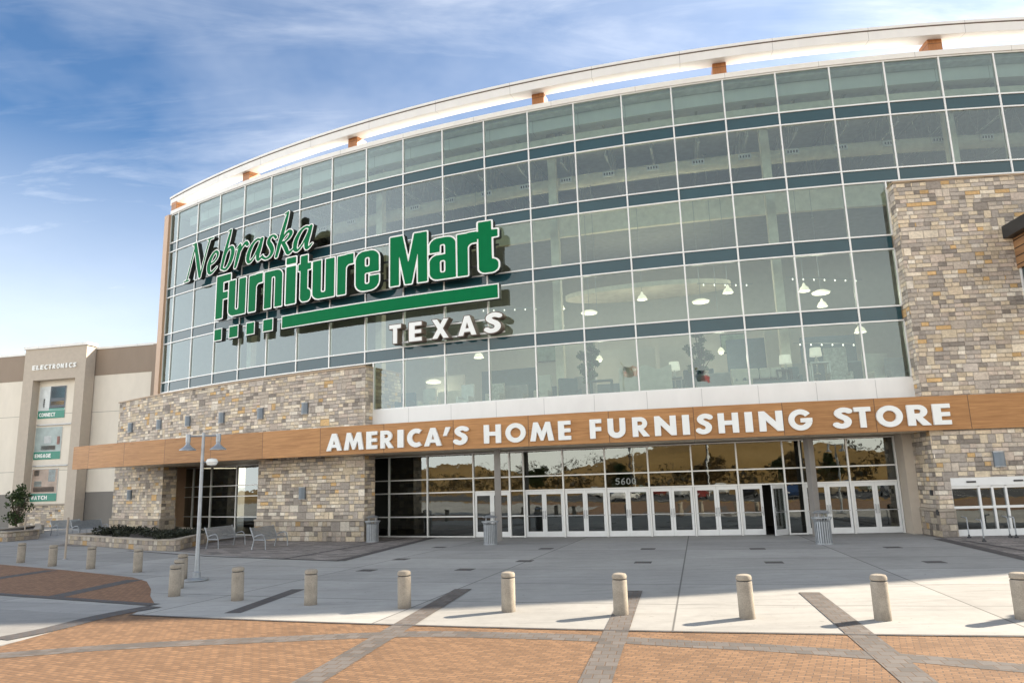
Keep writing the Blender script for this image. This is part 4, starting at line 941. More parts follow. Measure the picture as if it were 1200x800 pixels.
# ------------------------------------------------------------------ wall lights on the stone
def wall_light(x, y, label):
    i, z = fi(x, y, RS); p = pol(RS, i); o = thing('wall_light', label, 'wall light', (*p, z), phi(i), 'box lights on the stone walls')
    g = MB(); n = 8; w, h = .21, .30
    prof = [(-w, 0)]+[(-w+.0+w*2*k/n, -.10-.12*math.sin(PI*k/n)) for k in range(n+1)]+[(w, 0)]
    g.prism(prof, -h, h-.05); local('housing', o, g, M_SLATE)
    g = MB(); g.prism([(q[0]*1.06, q[1]*1.05) for q in prof], h-.047, h); local('top_plate', o, g, M_STEEL)
    g = MB(); g.prism([(q[0]*1.06, q[1]*1.05) for q in prof], -h-.04, -h-.003); local('bottom_plate', o, g, M_STEEL)
ords = ['far left box light high on the stone wall beside its left end', 'second box light from the left end, high on the stone above the wooden band', 'third box light from the left, on the stone just left above the lamp post', 'fourth box light from the left, on the stone just right above the lamp post', 'fifth box light from the left, on the stone left of the last one', 'rightmost of the high box lights on the left stone wall, nearest the glass']
for (x, y), l in zip([(154, 500.5), (187.5, 497), (221, 493), (260.5, 489), (306, 484), (358, 478)], ords): wall_light(x, y, l)
wall_light(153, 579, 'box light on the narrow stone pier below the wooden band'); wall_light(355, 577, 'box light on the stone beside the entrance, below the wooden band'); wall_light(1170, 537, 'box light on the stone above the sliding doors')
for x, y, l in ((1076, 577.5, 'small dark wall box on the stone return right of the doors'), (1100, 600, 'small dark switch plate on the stone corner near the sliding doors')):
    i, z = fi(x, y, RS if x > 1090 else RS-.5); 
    if x < 1090: i = 17.80; p = pol(RS-.55, i); Fb = (p, (math.sin(phi(i)), -math.cos(phi(i))), (-math.cos(phi(i)), -math.sin(phi(i))))
    else: Fb, _ = chord(pol(RS, i), pol(RS, i+.1))
    g = MB(); g.frame_box(Fb, -.10, .10, -.01, .05, z-.11, z+.11); tag(g.build('wall_box', M_DARK, None, .01), l, 'wall box')

# ------------------------------------------------------------------ bollards
bpx = [(24, 659), (61, 663), (106, 666), (161, 670), (213, 680), (208.5, 689), (204, 698), (278, 703), (364, 708), (474, 712), (596, 716), (728, 720), (876, 724), (1035, 726), (1201, 725)]
bl_ = ['leftmost concrete bollard, beside the paver patch', 'second concrete bollard from the left, beyond the paver patch', 'third concrete bollard from the left, in front of the planter', 'fourth concrete bollard from the left, in front of the planter corner',
       'farthest of the three bollards in line beside the lamp post', 'middle of the three bollards in line beside the lamp post', 'nearest of the three bollards in line beside the lamp post', 'concrete bollard just right of the lamp post',
       'concrete bollard second right of the lamp post', 'concrete bollard third right of the lamp post in the shade', 'concrete bollard at the left end of the sunlit kerb strip', 'sunlit concrete bollard standing on a paver band', 'sunlit concrete bollard between two paver bands', 'sunlit concrete bollard right of the rightmost paver band', 'concrete bollard cut by the right edge of the photo']
proto = None
for q, l in zip(bpx, bl_):
    c = ground(*q)
    if proto is None:
        proto = thing('bollard', l, 'bollard', (*c, 0), 0, 'concrete bollards along the kerb')
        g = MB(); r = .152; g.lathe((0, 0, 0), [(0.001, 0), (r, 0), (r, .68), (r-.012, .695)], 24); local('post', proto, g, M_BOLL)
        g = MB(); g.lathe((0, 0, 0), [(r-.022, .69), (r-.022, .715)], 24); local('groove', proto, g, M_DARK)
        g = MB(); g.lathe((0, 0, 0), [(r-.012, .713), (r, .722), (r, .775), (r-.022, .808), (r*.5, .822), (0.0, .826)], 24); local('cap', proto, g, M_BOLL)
    else: b_ = dup(proto, (*c, 0), random.uniform(0, 6), l); b_.rotation_euler.x = random.uniform(-.012, .012); b_.rotation_euler.y = random.uniform(-.012, .012)

# ------------------------------------------------------------------ street lamps
def street_lamp(c, rz, label, flood=True):
    o = thing('street_lamp', label, 'street lamp', (*c, 0), rz, 'double bell street lamps')
    zt = zat(238.5, 507, ground(230, 680))
    g = MB(); g.lathe((0, 0, 0), [(0.001, .02), (.36, .02), (.36, .05), (.30, .075), (.12, .10), (.12, .26), (.085, .29), (.064, .9), (.045, zt), (0.001, zt+.02)], 20); local('pole', o, g, M_GALV)
    g = MB(); g.tube([(-.52, 0, zt-.10), (.52, 0, zt-.10)], .028, 8); local('arm', o, g, M_GALV)
    for s in (-1, 1):
        g = MB(); x = s*.47; g.lathe((x, 0, 0), [(0.001, zt-.06), (.07, zt-.04), (.075, zt-.06), (.075, zt-.30), (.06, zt-.31), (.07, zt-.37), (.13, zt-.44), (.25, zt-.525), (.255, zt-.55), (.23, zt-.54), (0.001, zt-.46)], 20); hd = local('lamp_shade', o, g, M_GALV)
        g = MB(); g.lathe((x, 0, 0), [(0.001, zt-.56), (.10, zt-.53), (.12, zt-.47)], 14); b = g.build('bulb', mat('lamp_lens', (.7, .72, .70), .2)); b.parent = hd
    if flood:
        zf = zat(252, 541, ground(230, 680)); g = MB(); g.tube([(.05, 0, zf), (.16, 0, zf)], .02, 8); fl = local('flood_bracket', o, g, M_GALV)
        g = MB(); g.lathe((.30, 0, zf), [(0.001, -.13), (.14, -.10), (.19, 0), (.15, .09), (0.001, .12)], 14); b = g.build('floodlight', M_RIM); b.parent = fl
    return o
street_lamp(ground(230, 680), .12, 'grey double headed street lamp with white floodlight beside the bollards')

# ------------------------------------------------------------------ benches
def bench(c, rz, label, L=1.85, s=1.):
    o = thing('bench', label, 'bench', (*c, 0), rz, 'grey metal slat benches')
    M = M_GALV; g = MB()
    for k in range(7): g.box((0, -.26+k*.075, .44+.004*k), (L, .055, .022))
    local('seat', o, g, M, bevel=.006)
    g = MB()
    for k in range(8): g.frame_box(((-L/2, 0), (1, 0), (0, 1)), 0, L, .262+.024*k, .29+.024*k, .475+.064*k, .531+.064*k)
    local('backrest', o, g, M, bevel=.005)
    for x in (-L/2-.03, L/2+.03):
        g = MB(); g.tube([(x, -.34, 0), (x, -.31, .40), (x, -.24, .62), (x, -.12, .67), (x, .12, .62), (x, .25, .56)], .026, 8); local('arm', o, g, M)
        g = MB(); g.tube([(x, .36, 0), (x, .30, .25), (x, .26, .46), (x, .49, 1.0)], .032, 8); local('leg', o, g, M)
        g = MB(); g.tube([(x, -.32, .42), (x, .28, .43)], .022, 8); local('seat_rail', o, g, M)
    return o
def face_dir(a, b): return math.atan2(b[1]-a[1], b[0]-a[0])
b1, b2 = ground(247, 643), ground(282, 638); bench(((b1[0]+b2[0])/2, (b1[1]+b2[1])/2), face_dir(b1, b2), 'metal slat bench behind the lamp post, beside the planter', 1.95)
b1, b2 = ground(296, 645), ground(336, 638); bench(((b1[0]+b2[0])/2, (b1[1]+b2[1])/2), face_dir(b1, b2)-.0, 'metal slat bench against the stone wall right of the lamp post', 1.9)
b1, b2 = ground(63, 627), ground(98, 624); bench(((b1[0]+b2[0])/2, (b1[1]+b2[1])/2), face_dir(b1, b2), 'farther left bench in front of the portal, beside the poster wall', 2.2)
b1, b2 = ground(88, 628), ground(122, 625); bench(((b1[0]+b2[0])/2, (b1[1]+b2[1])/2), face_dir(b1, b2), 'bench at the left end of the planter, overlapping the farther one', 2.2)

# ------------------------------------------------------------------ litter bins
def bin_(c, label):
    o = thing('litter_bin', label, 'litter bin', (*c, 0), 0, 'slatted metal litter bins'); r = .30
    g = MB(); g.lathe((0, 0, 0), [(0.001, .04), (r-.05, .04), (r-.05, .88), (0.001, .88)], 20); local('liner', o, g, mat('bin_liner', (.16, .17, .18), .5))
    g = MB(); n = 22
    for k in range(n):
        a = 2*PI*k/n; F = ((r*math.cos(a), r*math.sin(a)), (-math.sin(a), math.cos(a)), (math.cos(a), math.sin(a)))
        g.frame_box(F, -.027, .027, -.012, .004, .03, .86)
        P = lambda rr, z: (rr*math.cos(a), rr*math.sin(a), z)
        g.tube([P(r, .86), P(r+.02, .93), P(r+.075, 1.0)], .013, 5)
    local('slats', o, g, M_GALV)
    g = MB(); g.lathe((0, 0, 0), [(r-.02, 0), (r+.02, 0), (r+.02, .05), (r-.02, .05)], 22); g.lathe((0, 0, 0), [(r+.05, .985), (r+.09, .985), (r+.09, 1.02), (r+.05, 1.02), (r+.05, .985)], 22); local('hoop', o, g, M_GALV)
    g = MB(); g.lathe((0, 0, 0), [(0.001, 1.20), (r+.02, 1.17), (r+.04, 1.19), (r*.6, 1.26), (0.0, 1.28)], 22); hd = local('hood', o, g, M_GALV)
    g = MB()
    for k in range(4):
        a = PI/4+k*PI/2; g.tube([((r-.03)*math.cos(a), (r-.03)*math.sin(a), .86), ((r-.05)*math.cos(a), (r-.05)*math.sin(a), 1.19)], .016, 6)
    local('hood_post', o, g, M_GALV)
bin_(ground(436.5, 634.5), 'litter bin beside the stone wall at the left end of the glass'); bin_(ground(575, 637.5), 'litter bin in front of the left canopy column'); bin_(ground(966, 637), 'litter bin in front of the right canopy column')

# ------------------------------------------------------------------ marker posts and guide rails
for (x0, y0), (x1, y1), l in (((28, 632), (29.5, 603), 'short tan pole standing at the left edge beside the leftmost planter'), ((76, 655), (79, 606), 'tall thin tan pole standing in front of the planter')):
    c = ground(x0, y0); zt = zat(x1, y1, c); o = thing('marker_post', l, 'pole', (*c, 0), 0, 'thin tan poles')
    g = MB(); g.lathe((0, 0, 0), [(.001, 0), (.045, 0), (.042, zt), (.001, zt+.01)], 10); local('shaft', o, g, mat('tan_paint', (.36, .30, .24), .6))
    g = MB(); g.lathe((0, 0, 0), [(.001, .0), (.10, .0), (.10, .03), (.001, .03)], 12); local('foot', o, g, M_STEEL)
for k, (x, y) in enumerate(((1136, 630), (1153.5, 634.5), (1184, 629.5), (1191.5, 630))):
    c = ground(x, y); a = phi(19); o = thing('guide_post', ['leftmost short steel guide post in front of the sliding doors', 'nearest steel guide post in front of the sliding doors', 'left one of the paired guide posts at the right edge', 'right one of the paired guide posts at the right edge'][k], 'guide post', (*c, 0), a, 'guide posts by the sliding doors')
    g = MB(); g.tube([(0, 0, 0), (0, 0, .72), (.0, .04, .78), (0, .35, .80)], .025, 8); local('rail', o, g, M_GALV)
    g = MB(); g.lathe((0, 0, 0), [(.001, 0), (.075, 0), (.075, .05), (.04, .07), (.03, .14), (.001, .14)], 14); local('foot', o, g, M_DARK)

# ------------------------------------------------------------------ planters and plants
def leaves(g, c, rad, n, size, r=random):
    for _ in range(n):
        v = Vector((r.gauss(0, 1), r.gauss(0, 1), r.gauss(0, 1))).normalized()*(r.random()**.45); p = Vector(c)+Vector((v.x*rad[0], v.y*rad[1], v.z*rad[2]))
        a = Vector((r.gauss(0, 1), r.gauss(0, 1), r.gauss(0, 1))).normalized(); b = a.orthogonal().normalized(); s = size*r.uniform(.6, 1.3)
        g.face([p-a*s, p+b*s*.45, p+a*s, p-b*s*.45])
def planter(poly, h, label, zb):
    o = thing('planter', label, 'planter', (*poly[0], 0)); n = len(poly); cx = sum(p[0] for p in poly)/n; cy = sum(p[1] for p in poly)/n
    g = MB(); cap = MB()
    for k in range(n):
        a, b = poly[k], poly[(k+1) % n]; F, d = chord(a, b); m = ((a[0]+b[0])/2, (a[1]+b[1])/2)
        sgn = 1 if (m[0]-cx)*F[2][0]+(m[1]-cy)*F[2][1] > 0 else -1
        if sgn < 0: F = (F[0], F[1], (-F[2][0], -F[2][1]))
        g.frame_box(F, 0, d, -.3, 0, 0, h); cap.frame_box(F, -.03, d+.03, -.33, .04, h+.003+.002*k, h+.07+.002*k)
    g.build('planter_wall', M_STONE2, o); cap.build('planter_cap', M_CAPST, o)
    s = MB(); s.prism([(cx+(p[0]-cx)*.97, cy+(p[1]-cy)*.97) for p in poly], 0.01, h-.02); s.build('soil', M_SOIL, o)
    return o
pf = [ground(77, 637), ground(128, 641), ground(174, 645), ground(205, 645.5), ground(237, 637.5)]
back = [(pf[-1][0]-.3, pf[-1][1]+3.4), (pf[0][0]+3.2, pf[0][1]+6.0)]
planter(pf+back, .46, 'low stone planter with dark shrubs in front of the stone pier', 0)
pf2 = [ground(-30, 634), ground(8, 634.5), ground(45, 631), ground(47, 626)]
planter(pf2+[(pf2[-1][0]-4, pf2[-1][1]+6), (pf2[0][0]-1, pf2[0][1]+8)], .55, 'low stone planter at the left edge holding a round bush', 0)
sp = [(118, 627), (128, 625.5), (138, 624.5), (148, 624), (158, 624.5), (167, 626), (176, 628), (186, 629), (197, 629.5), (208, 629), (219, 628), (231, 627), (142, 630), (190, 633)]
SHL = ['low dark shrub at the left end of the planter row']+[w_+' low dark shrub from the left end of the planter' for w_ in ('second', 'third', 'fourth', 'fifth', 'sixth', 'seventh', 'eighth', 'ninth', 'tenth', 'eleventh')]+['low dark shrub at the right end of the planter, nearest the lamp post', 'front low shrub left of the planter corner', 'front low shrub beside the planter corner']
for k, (x, y) in enumerate(sp):
    d = ray(x, y); t = (.45-EYE)/d.z; c = (d.x*t, d.y*t, .44); r = random.Random(k); 
    o = thing('low_shrub', SHL[k], 'shrub', c, 0, 'dark shrubs in the planter')
    g = MB(); s = r.uniform(.30, .46); leaves(g, (0, 0, s*.55), (s*1.25, s*1.1, s*.62), 260, .075, r); local('foliage', o, g, M_LEAFD)
    g = MB(); g.tube([(0, 0, -.02), (.02, .01, s*.5)], [.02, .01], 6); local('stem', o, g, M_BARK)
def bush(c, h, w, label, n=1500, leaf=.10, group=None, m=None, clumps=14, seed=3, trunk=.35, name='bush', cat='bush'):
    r = random.Random(seed); o = thing(name, label, cat, c, 0, group); g = MB(); tr = MB()
    tr.tube([(0, 0, 0), (.03*w, .02, h*trunk*.6), (.0, .03, h*trunk)], [.05*w, .04*w, .03*w], 8)
    for k in range(clumps):
        a = r.uniform(0, 2*PI); f = r.uniform(.0, 1); z = h*(trunk+.05+(1-trunk)*f*.95); rad = w*.5*math.sqrt(max(.08, 1-(2*f-.85)**2))*r.uniform(.3, 1.0)
        p = (rad*math.cos(a), rad*math.sin(a), z); cs = w*r.uniform(.14, .26); leaves(g, p, (cs, cs, cs*.8), n//clumps, leaf, r)
        tr.tube([(0, .03, h*trunk*.9), (p[0]*.5, p[1]*.5, (h*trunk+z)/2), p], [.03*w, .02*w, .008*w], 5)
    local('foliage', o, g, m or M_LEAF); local('stems' if name == 'bush' else 'trunk', o, tr, M_BARK); return o
d = ray(18, 619); t = (.5-EYE)/d.z; c = (d.x*t, d.y*t, .5); zt = zat(18, 571, c)
bush(c, zt-.5, 1.75, 'leafy green bush in the planter at the left edge', 1300, .11, None, None, 30, 3, .10)

# ------------------------------------------------------------------ showroom lamps and furniture behind the upper glass
M_LAMP = mat('lamp_glow', (.8, .76, .66), .5, emit=(1, .86, .62), estr=.30)
M_LSH = mat('lamp_shade_cloth', (.75, .72, .62), .7, emit=(1, .9, .7), estr=.16)
def pend(x, y, kind, dep, label):
    i, z = fi(x, y, R-dep); p = pol(R-dep, i); o = thing('pendant_lamp', label, 'pendant lamp', (*p, z), 0, 'lit pendant lamps inside the glass')
    g = MB()
    if kind == 'dome': g.lathe((0, 0, 0), [(.001, .36), (.06, .30), (.08, .20), (.20, .09), (.28, -.10), (.26, -.11), (.001, -.07)], 20)
    elif kind == 'ball': g.lathe((0, 0, 0), [(.001, .22), (.11, .13), (.17, 0), (.11, -.13), (.001, -.17)], 16)
    else: g.lathe((0, 0, 0), [(.001, .14), (.25, .10), (.46, .0), (.42, -.07), (.22, -.10), (.001, -.11)], 22)
    local('shade', o, g, M_LAMP)
    ld = bpy.data.lights.new('lamp_light', 'POINT'); ld.energy = 13; ld.color = (1, .86, .66); ld.shadow_soft_size = .25; lo = bpy.data.objects.new('lamp_light', ld); COL.objects.link(lo); lo.parent = o; lo.location = (0, 0, -.5)
    top = 16.58 if dep > 6 else 19.4
    g = MB(); g.tube([(0, 0, .1), (0, 0, top-z)], .012, 5); local('cord', o, g, M_STEEL)
    g = MB(); g.lathe((0, 0, top-z), [(.001, 0), (.08, 0), (.08, -.05), (.001, -.05)], 10); local('ceiling_rose', o, g, M_STEEL)
for x, y, k, dp, l in ((656, 360, 'dome', 4., 'dome pendant lamp, uppermost of the column of three left of the flat lamp'), (656, 380, 'dome', 7, 'dome pendant lamp, middle of the column of three'), (656, 391, 'dome', 9, 'dome pendant lamp, lowest of the column of three just above the blue band'),
    (690.5, 366, 'flat', 5, 'flat pendant lamp under the left end of the oval ceiling panel'), (752.5, 349, 'dome', 5, 'dome pendant lamp hanging in front of the oval ceiling panel'), (821, 353, 'flat', 5, 'flat pendant lamp right of the oval ceiling panel'),
    (853, 341, 'dome', 4.5, 'dome pendant lamp right of the oval ceiling panel, beside the column'), (942.5, 339, 'dome', 4.5, 'dome pendant lamp hanging left of the rightmost flat lamp'), (962, 342.5, 'flat', 5, 'rightmost flat pendant lamp near the stone'), (963.5, 357, 'dome', 7, 'dome pendant lamp directly below the rightmost flat one'),
    (561, 417, 'dome', 3, 'low dome pendant lamp just right of the last letter of the white sign'), (508, 447, 'flat', 4, 'low flat pendant lamp left among the lower windows'), (702.5, 420.5, 'ball', 3.5, 'low ball lamp left of the flag reflection'), (845, 411.5, 'ball', 3.5, 'low ball lamp right of the tall indoor plant'), (1008, 387, 'dome', 3.5, 'low dome lamp near the rightmost mullion')):
    pend(x, y, k, dp, l)
def ceiling_light(i, dep, z, label, ln=2.6, en=30):
    p = pol(R-dep, i); o = thing('ceiling_light', label, 'ceiling light', (*p, z), phi(i), 'strip lights under the showroom ceiling')
    g = MB(); g.box((0, 0, .06), (ln, .34, .10)); local('housing', o, g, M_WHITE)
    g = MB(); g.box((0, 0, -.005), (ln-.1, .26, .02)); local('diffuser', o, g, mat('diffuser', (.8, .78, .72), .5, emit=(1, .9, .72), estr=.8))
    ld = bpy.data.lights.new('strip_light', 'AREA'); ld.shape = 'RECTANGLE'; ld.size = ln; ld.size_y = .3; ld.energy = en; ld.color = (1, .88, .70)
    lo = bpy.data.objects.new('strip_light', ld); COL.objects.link(lo); lo.parent = o; lo.location = (0, 0, -.03)
def track(i, dep, z, n, label):
    o = thing('track_light', label, 'track light', (*pol(R-dep, i), z), phi(i)+.35, 'tracks of small spotlights inside'); g = MB(); g.box((0, 0, .06), (n*.62, .03, .03)); local('rail', o, g, M_STEEL)
    for k in range(n):
        g = MB(); g.lathe(((k-(n-1)/2)*.6, 0, 0), [(.001, .04), (.025, .03), (.035, -.05), (.001, -.045)], 10); local('spot', o, g, M_SPOT)
M_SPOT = mat('spot_glow', (.8, .78, .7), .5, emit=(1, .92, .74), estr=.7)
for i_, d_, z_, n_, l_ in ((17.0, 4.5, 12.35, 7, 'track of spotlights near the stone at the right end of the lit floor'), (14.9, 5, 12.6, 5, 'track of spotlights beside the inner column'), (9.7, 5, 12.4, 6, 'track of spotlights above the white letters'), (16.9, 4.5, 9.0, 6, 'low track of spotlights over the patterned chair')):
    track(i_, d_, z_, n_, l_)
for i_, l_ in ((10.9, 'strip light above the column of three dome lamps'), (12.0, 'strip light above the left end of the oval ceiling panel'), (13.2, 'strip light above the middle of the oval ceiling panel'), (14.5, 'strip light above the right end of the oval ceiling panel'), (16.2, 'strip light above the rightmost flat lamp'), (8.6, 'strip light over the windows above the white letters'), (5.0, 'strip light behind the green sign')):
    ceiling_light(i_, 6.6, 14.55, l_)
def table_lamp(x, y, dep, label, tall=.0):
    i, z = fi(x, y, R-dep); p = pol(R-dep, i); z0 = max(6.46, z-1.05); o = thing('table_lamp', label, 'lamp', (*p, z0)); h = z-z0
    g = MB(); g.lathe((0, 0, h), [(.001, .20), (.24, .20), (.28, -.20), (.001, -.20)], 18); local('lamp_shade', o, g, M_LSH)
    g = MB(); g.lathe((0, 0, 0), [(.001, h-.2), (.03, h-.2), (.09, h-.42), (.04, h-.58), (.04, .62), (.04, .05), (.16, .0), (.001, 0)], 14); local('stand', o, g, mat('lamp_stand', (.5, .5, .46), .4))
table_lamp(790, 429, 1.6, 'wide pale table lamp right of the carved white headboard'); table_lamp(920, 421, 1.6, 'pale drum shade lamp beside the cushioned sofa'); table_lamp(955.5, 412.5, 2.2, 'pale lamp on a stem left of the white console table')
M_CREAMF = mat('cream_fabric', (.62, .60, .52), .9, var=.1); M_TEALF = mat('teal_fabric', (.10, .16, .18), .9); M_GREYF = mat('grey_fabric', (.30, .31, .31), .9); M_PATT = mat('patterned_fabric', (.50, .50, .45), .9, var=.35, vscale=9); M_WHITEF = mat('white_lacquer', (.75, .75, .72), .35)
def chair(x, dep, w, h, m, label, kind='armchair', rz=0.):
    i, _ = fi(x, 452, R-dep); p = pol(R-dep, i); o = thing(kind, label, kind.replace('_', ' '), (*p, 6.46), phi(i)+rz, None)
    g = MB(); g.box((0, 0, .36), (w, .75, .26)); local('seat', o, g, m, bevel=.05)
    g = MB(); g.box((0, .36, .5*h+.18), (w, .18, h-.36)); local('backrest', o, g, m, bevel=.06)
    for s in (-1, 1):
        g = MB(); g.box((s*(w/2-.07), -.02, .5), (.14, .78, .36)); local('armrest', o, g, m, bevel=.05)
        for q in (-.3, .32): g = MB(); g.box((s*(w/2-.1), q, .115), (.07, .07, .23)); local('leg', o, g, M_DARK)
    return o
chair(636, 1.3, .75, 1.5, M_CREAMF, 'high backed pale chair behind the glass left of the slanted chaise'); chair(545, 1.4, .75, 1.35, M_WHITEF, 'white slat backed chair behind the glass under the white sign')
chair(500, 2.0, .8, 1.4, M_CREAMF, 'pale armchair in the leftmost lower windows'); chair(668, 1.7, 1.0, 1.3, M_TEALF, 'low slanted grey chaise between two pale chairs', rz=.5)
chair(985, 1.2, 1.0, 1.9, M_PATT, 'tall patterned wing chair near the right stone'); chair(1035, 1.8, 1.3, 1.6, M_CREAMF, 'pale chair in the rightmost lower window', rz=.3)
chair(905, 1.6, 2.6, 1.15, M_TEALF, 'dark sofa with pale cushions behind the glass', 'sofa'); chair(840, 1.8, 1.9, 1.1, M_GREYF, 'grey sofa behind the red flag reflection', 'sofa'); chair(600, 2.0, 1.5, 1.2, M_GREYF, 'grey loveseat below the last letter of the white sign', 'sofa')
for x, dp, w_, h_, m_, l, kd in ((455, 3.2, 1.6, 1.3, M_GREYF, 'grey sofa far inside the leftmost lower window', 'sofa'), (475, 1.5, .9, 1.2, M_TEALF, 'dark armchair beside the mullion in the leftmost lower windows', 'armchair'), (525, 3.6, 1.7, 1.4, M_CREAMF, 'pale sofa behind the slat backed chair', 'sofa'),
        (580, 1.2, .8, 1.25, M_PATT, 'patterned armchair right of the slat backed chair', 'armchair'), (615, 3.5, 1.6, 1.5, M_TEALF, 'dark tall sofa behind the grey loveseat', 'sofa'), (685, 3.4, 1.2, 1.6, M_GREYF, 'grey wing chair behind the dark side table', 'armchair'), (820, 3.0, 1.5, 1.5, M_TEALF, 'dark wing chair beside the indoor plant', 'armchair'), (870, 1.2, .9, 1.15, M_CREAMF, 'pale armchair between the grey and dark sofas', 'armchair'), (945, 3.0, 1.0, 1.5, M_GREYF, 'grey high chair behind the white console table', 'armchair'), (1010, 3.2, 1.8, 1.5, M_TEALF, 'dark sofa behind the patterned wing chair', 'sofa'), (1055, 1.3, .9, 1.3, M_GREYF, 'grey armchair in the corner next to the stone', 'armchair')):
    chair(x, dp, w_, h_, m_, l, kd)
for x, l in ((884, 'leftmost pale cushion on the dark sofa'), (898, 'middle pale cushion on the dark sofa'), (911, 'rightmost pale cushion on the dark sofa')):
    i, _ = fi(x, 452, R-1.5); p = pol(R-1.5, i); g = MB(); g.box((*p, 7.33), (.5, .18, .5), phi(i)); tag(g.build('cushion', M_CREAMF, None, .08), l, 'cushion', 'cushions on the dark sofa')
i, _ = fi(757, 452, R-1.3); p = pol(R-1.3, i); hb = thing('bed', 'bed with a pale carved headboard standing behind the flag reflection', 'bed', (*p, 6.46), phi(i))
g = MB(); n = 24; top = [(-1.25+2.5*k/n, 1.42+.10*math.cos(k/n*4*PI)+.06*math.sin(k/n*PI)) for k in range(n+1)]
for d0, (a_, b_) in [(0, q) for q in zip(top[:-1], top[1:])]:
    g.face([(a_[0], -.05, .2), (b_[0], -.05, .2), (b_[0], -.05, b_[1]), (a_[0], -.05, a_[1])]); g.face([(b_[0], .05, .2), (a_[0], .05, .2), (a_[0], .05, a_[1]), (b_[0], .05, b_[1])]); g.face([(a_[0], -.05, a_[1]), (b_[0], -.05, b_[1]), (b_[0], .05, b_[1]), (a_[0], .05, a_[1])])
local('headboard', hb, g, M_CREAMF); g = MB(); g.box((0, 1.1, .45), (2.3, 2.0, .4)); local('mattress', hb, g, M_WHITEF, bevel=.08)
def table(x, dep, w, h, m, label):
    i, _ = fi(x, 452, R-dep); p = pol(R-dep, i); o = thing('side_table', label, 'table', (*p, 6.46), phi(i)); g = MB(); g.box((0, 0, h), (w, .5, .06)); local('tabletop', o, g, m)
    for s in (-1, 1):
        for q in (-.2, .2): g = MB(); g.box((s*(w/2-.04), q, h/2-.02), (.06, .06, h-.04)); local('leg', o, g, m)
table(963, 1.1, .85, 1.15, M_WHITEF, 'white open console table behind the glass near the right end'); table(705, 1.6, 1.1, 1.0, M_TEALF, 'dark side table with books left of the pale headboard'); table(920, 1.5, .7, .95, M_DARK, 'dark round side table carrying the drum shade lamp'); table(790, 1.6, .8, .9, M_GREYF, 'grey bedside table right of the pale headboard')
for x, y0, y1, dep, l in ((641, 405, 424, 4.5, 'green framed picture on the partition left of the tall plant'), (858, 391, 414, 5.2, 'grey panel picture on the partition right of the tall plant')):
    i, za = fi(x, y0, R-dep); _, zb = fi(x, y1, R-dep); F, d = chord(pol(R-dep+.06, i-.28), pol(R-dep+.06, i+.28)); o = thing('wall_picture', l, 'picture', (*pol(R-dep, i), zb))
    g = MB(); g.frame_box(F, 0, d, -.04, .0, zb, za); g.build('picture_frame', M_DARK, o); g = MB(); g.frame_box(F, .05, d-.05, .001, .01, zb+.05, za-.05); g.build('canvas', mat('print_moss', (.20, .26, .19) if x < 700 else (.25, .27, .27), .7, var=.4), o)
for x, l, hh in ((822, 'tall leafy indoor plant behind the red flag reflection', 3.3), (691, 'tall leafy indoor plant left of the ball lamp', 3.2)):
    i, _ = fi(x, 452, R-2.6); p = pol(R-2.6, i); bush((*p, 6.46), hh, 1.2, l, 1500, .11, None, leafm('indoor_leaves', (.06, .11, .06), (.16, .24, .13)), 18, int(x), .32, 'indoor_plant', 'plant')

# ------------------------------------------------------------------ what stands behind the camera and shows in the glass
def car(c, rz, m, label):
    o = thing('parked_car', label, 'car', (*c, 0), rz, 'cars parked in the lot opposite'); L, W = 4.5, 1.8
    prof = [(-2.25, .35), (-2.25, .75), (-2.05, .92), (-1.35, .98), (-.75, 1.42), (.75, 1.45), (1.45, 1.0), (2.15, .92), (2.25, .7), (2.25, .35)]
    def extr(P, y0, y1, ins=0):
        g = MB(); n = len(P); A = [(x, y0, z) for x, z in P]; B = [(x, y1, z) for x, z in P]; g.face(A); g.face(B[::-1])
        for k in range(n): g.face([A[k], B[k], B[(k+1) % n], A[(k+1) % n]])
        return g
    local('body', o, extr(prof, -W/2, W/2), m, bevel=.06)
    gm = mat('car_glass', (.03, .035, .04), .05, spec=.8)
    local('side_window', o, extr([(-1.2, .98), (-.72, 1.36), (.70, 1.38), (1.25, 1.0)], -W/2-.01, W/2+.01), gm)
    for s in (-1, 1):
        for x in (-1.4, 1.4):
            g = MB(); g.tube([(x, s*.75, .33), (x, s*.92, .33)], .33, 18); w_ = local('wheel', o, g, mat('tyre', (.02, .02, .02), .8)); g = MB(); g.tube([(x, s*.92, .33), (x, s*.93, .33)], .2, 14); b = g.build('rim', M_GALV); b.parent = w_
        g = MB(); g.box((2.2, s*.65, .72), (.12, .3, .14)); local('headlight', o, g, M_RIM)
paints = [('white', (.75, .75, .73)), ('silver', (.45, .46, .47)), ('dark red', (.22, .03, .03)), ('black', (.02, .02, .022)), ('dark blue', (.03, .06, .14)), ('beige', (.45, .38, .28)), ('grey', (.2, .2, .21)), ('pale green', (.3, .36, .3))]
for k, (n_, c_) in enumerate(paints): car((-17+7.2*k+random.uniform(-.4, .4), -15.5-(k % 2)*10), PI/2+random.uniform(-.04, .04)+(k % 2)*PI, mat('car_paint_'+n_.replace(' ', '_'), c_, .25, .2, var=.02), n_+' parked car standing in the lot facing the store')
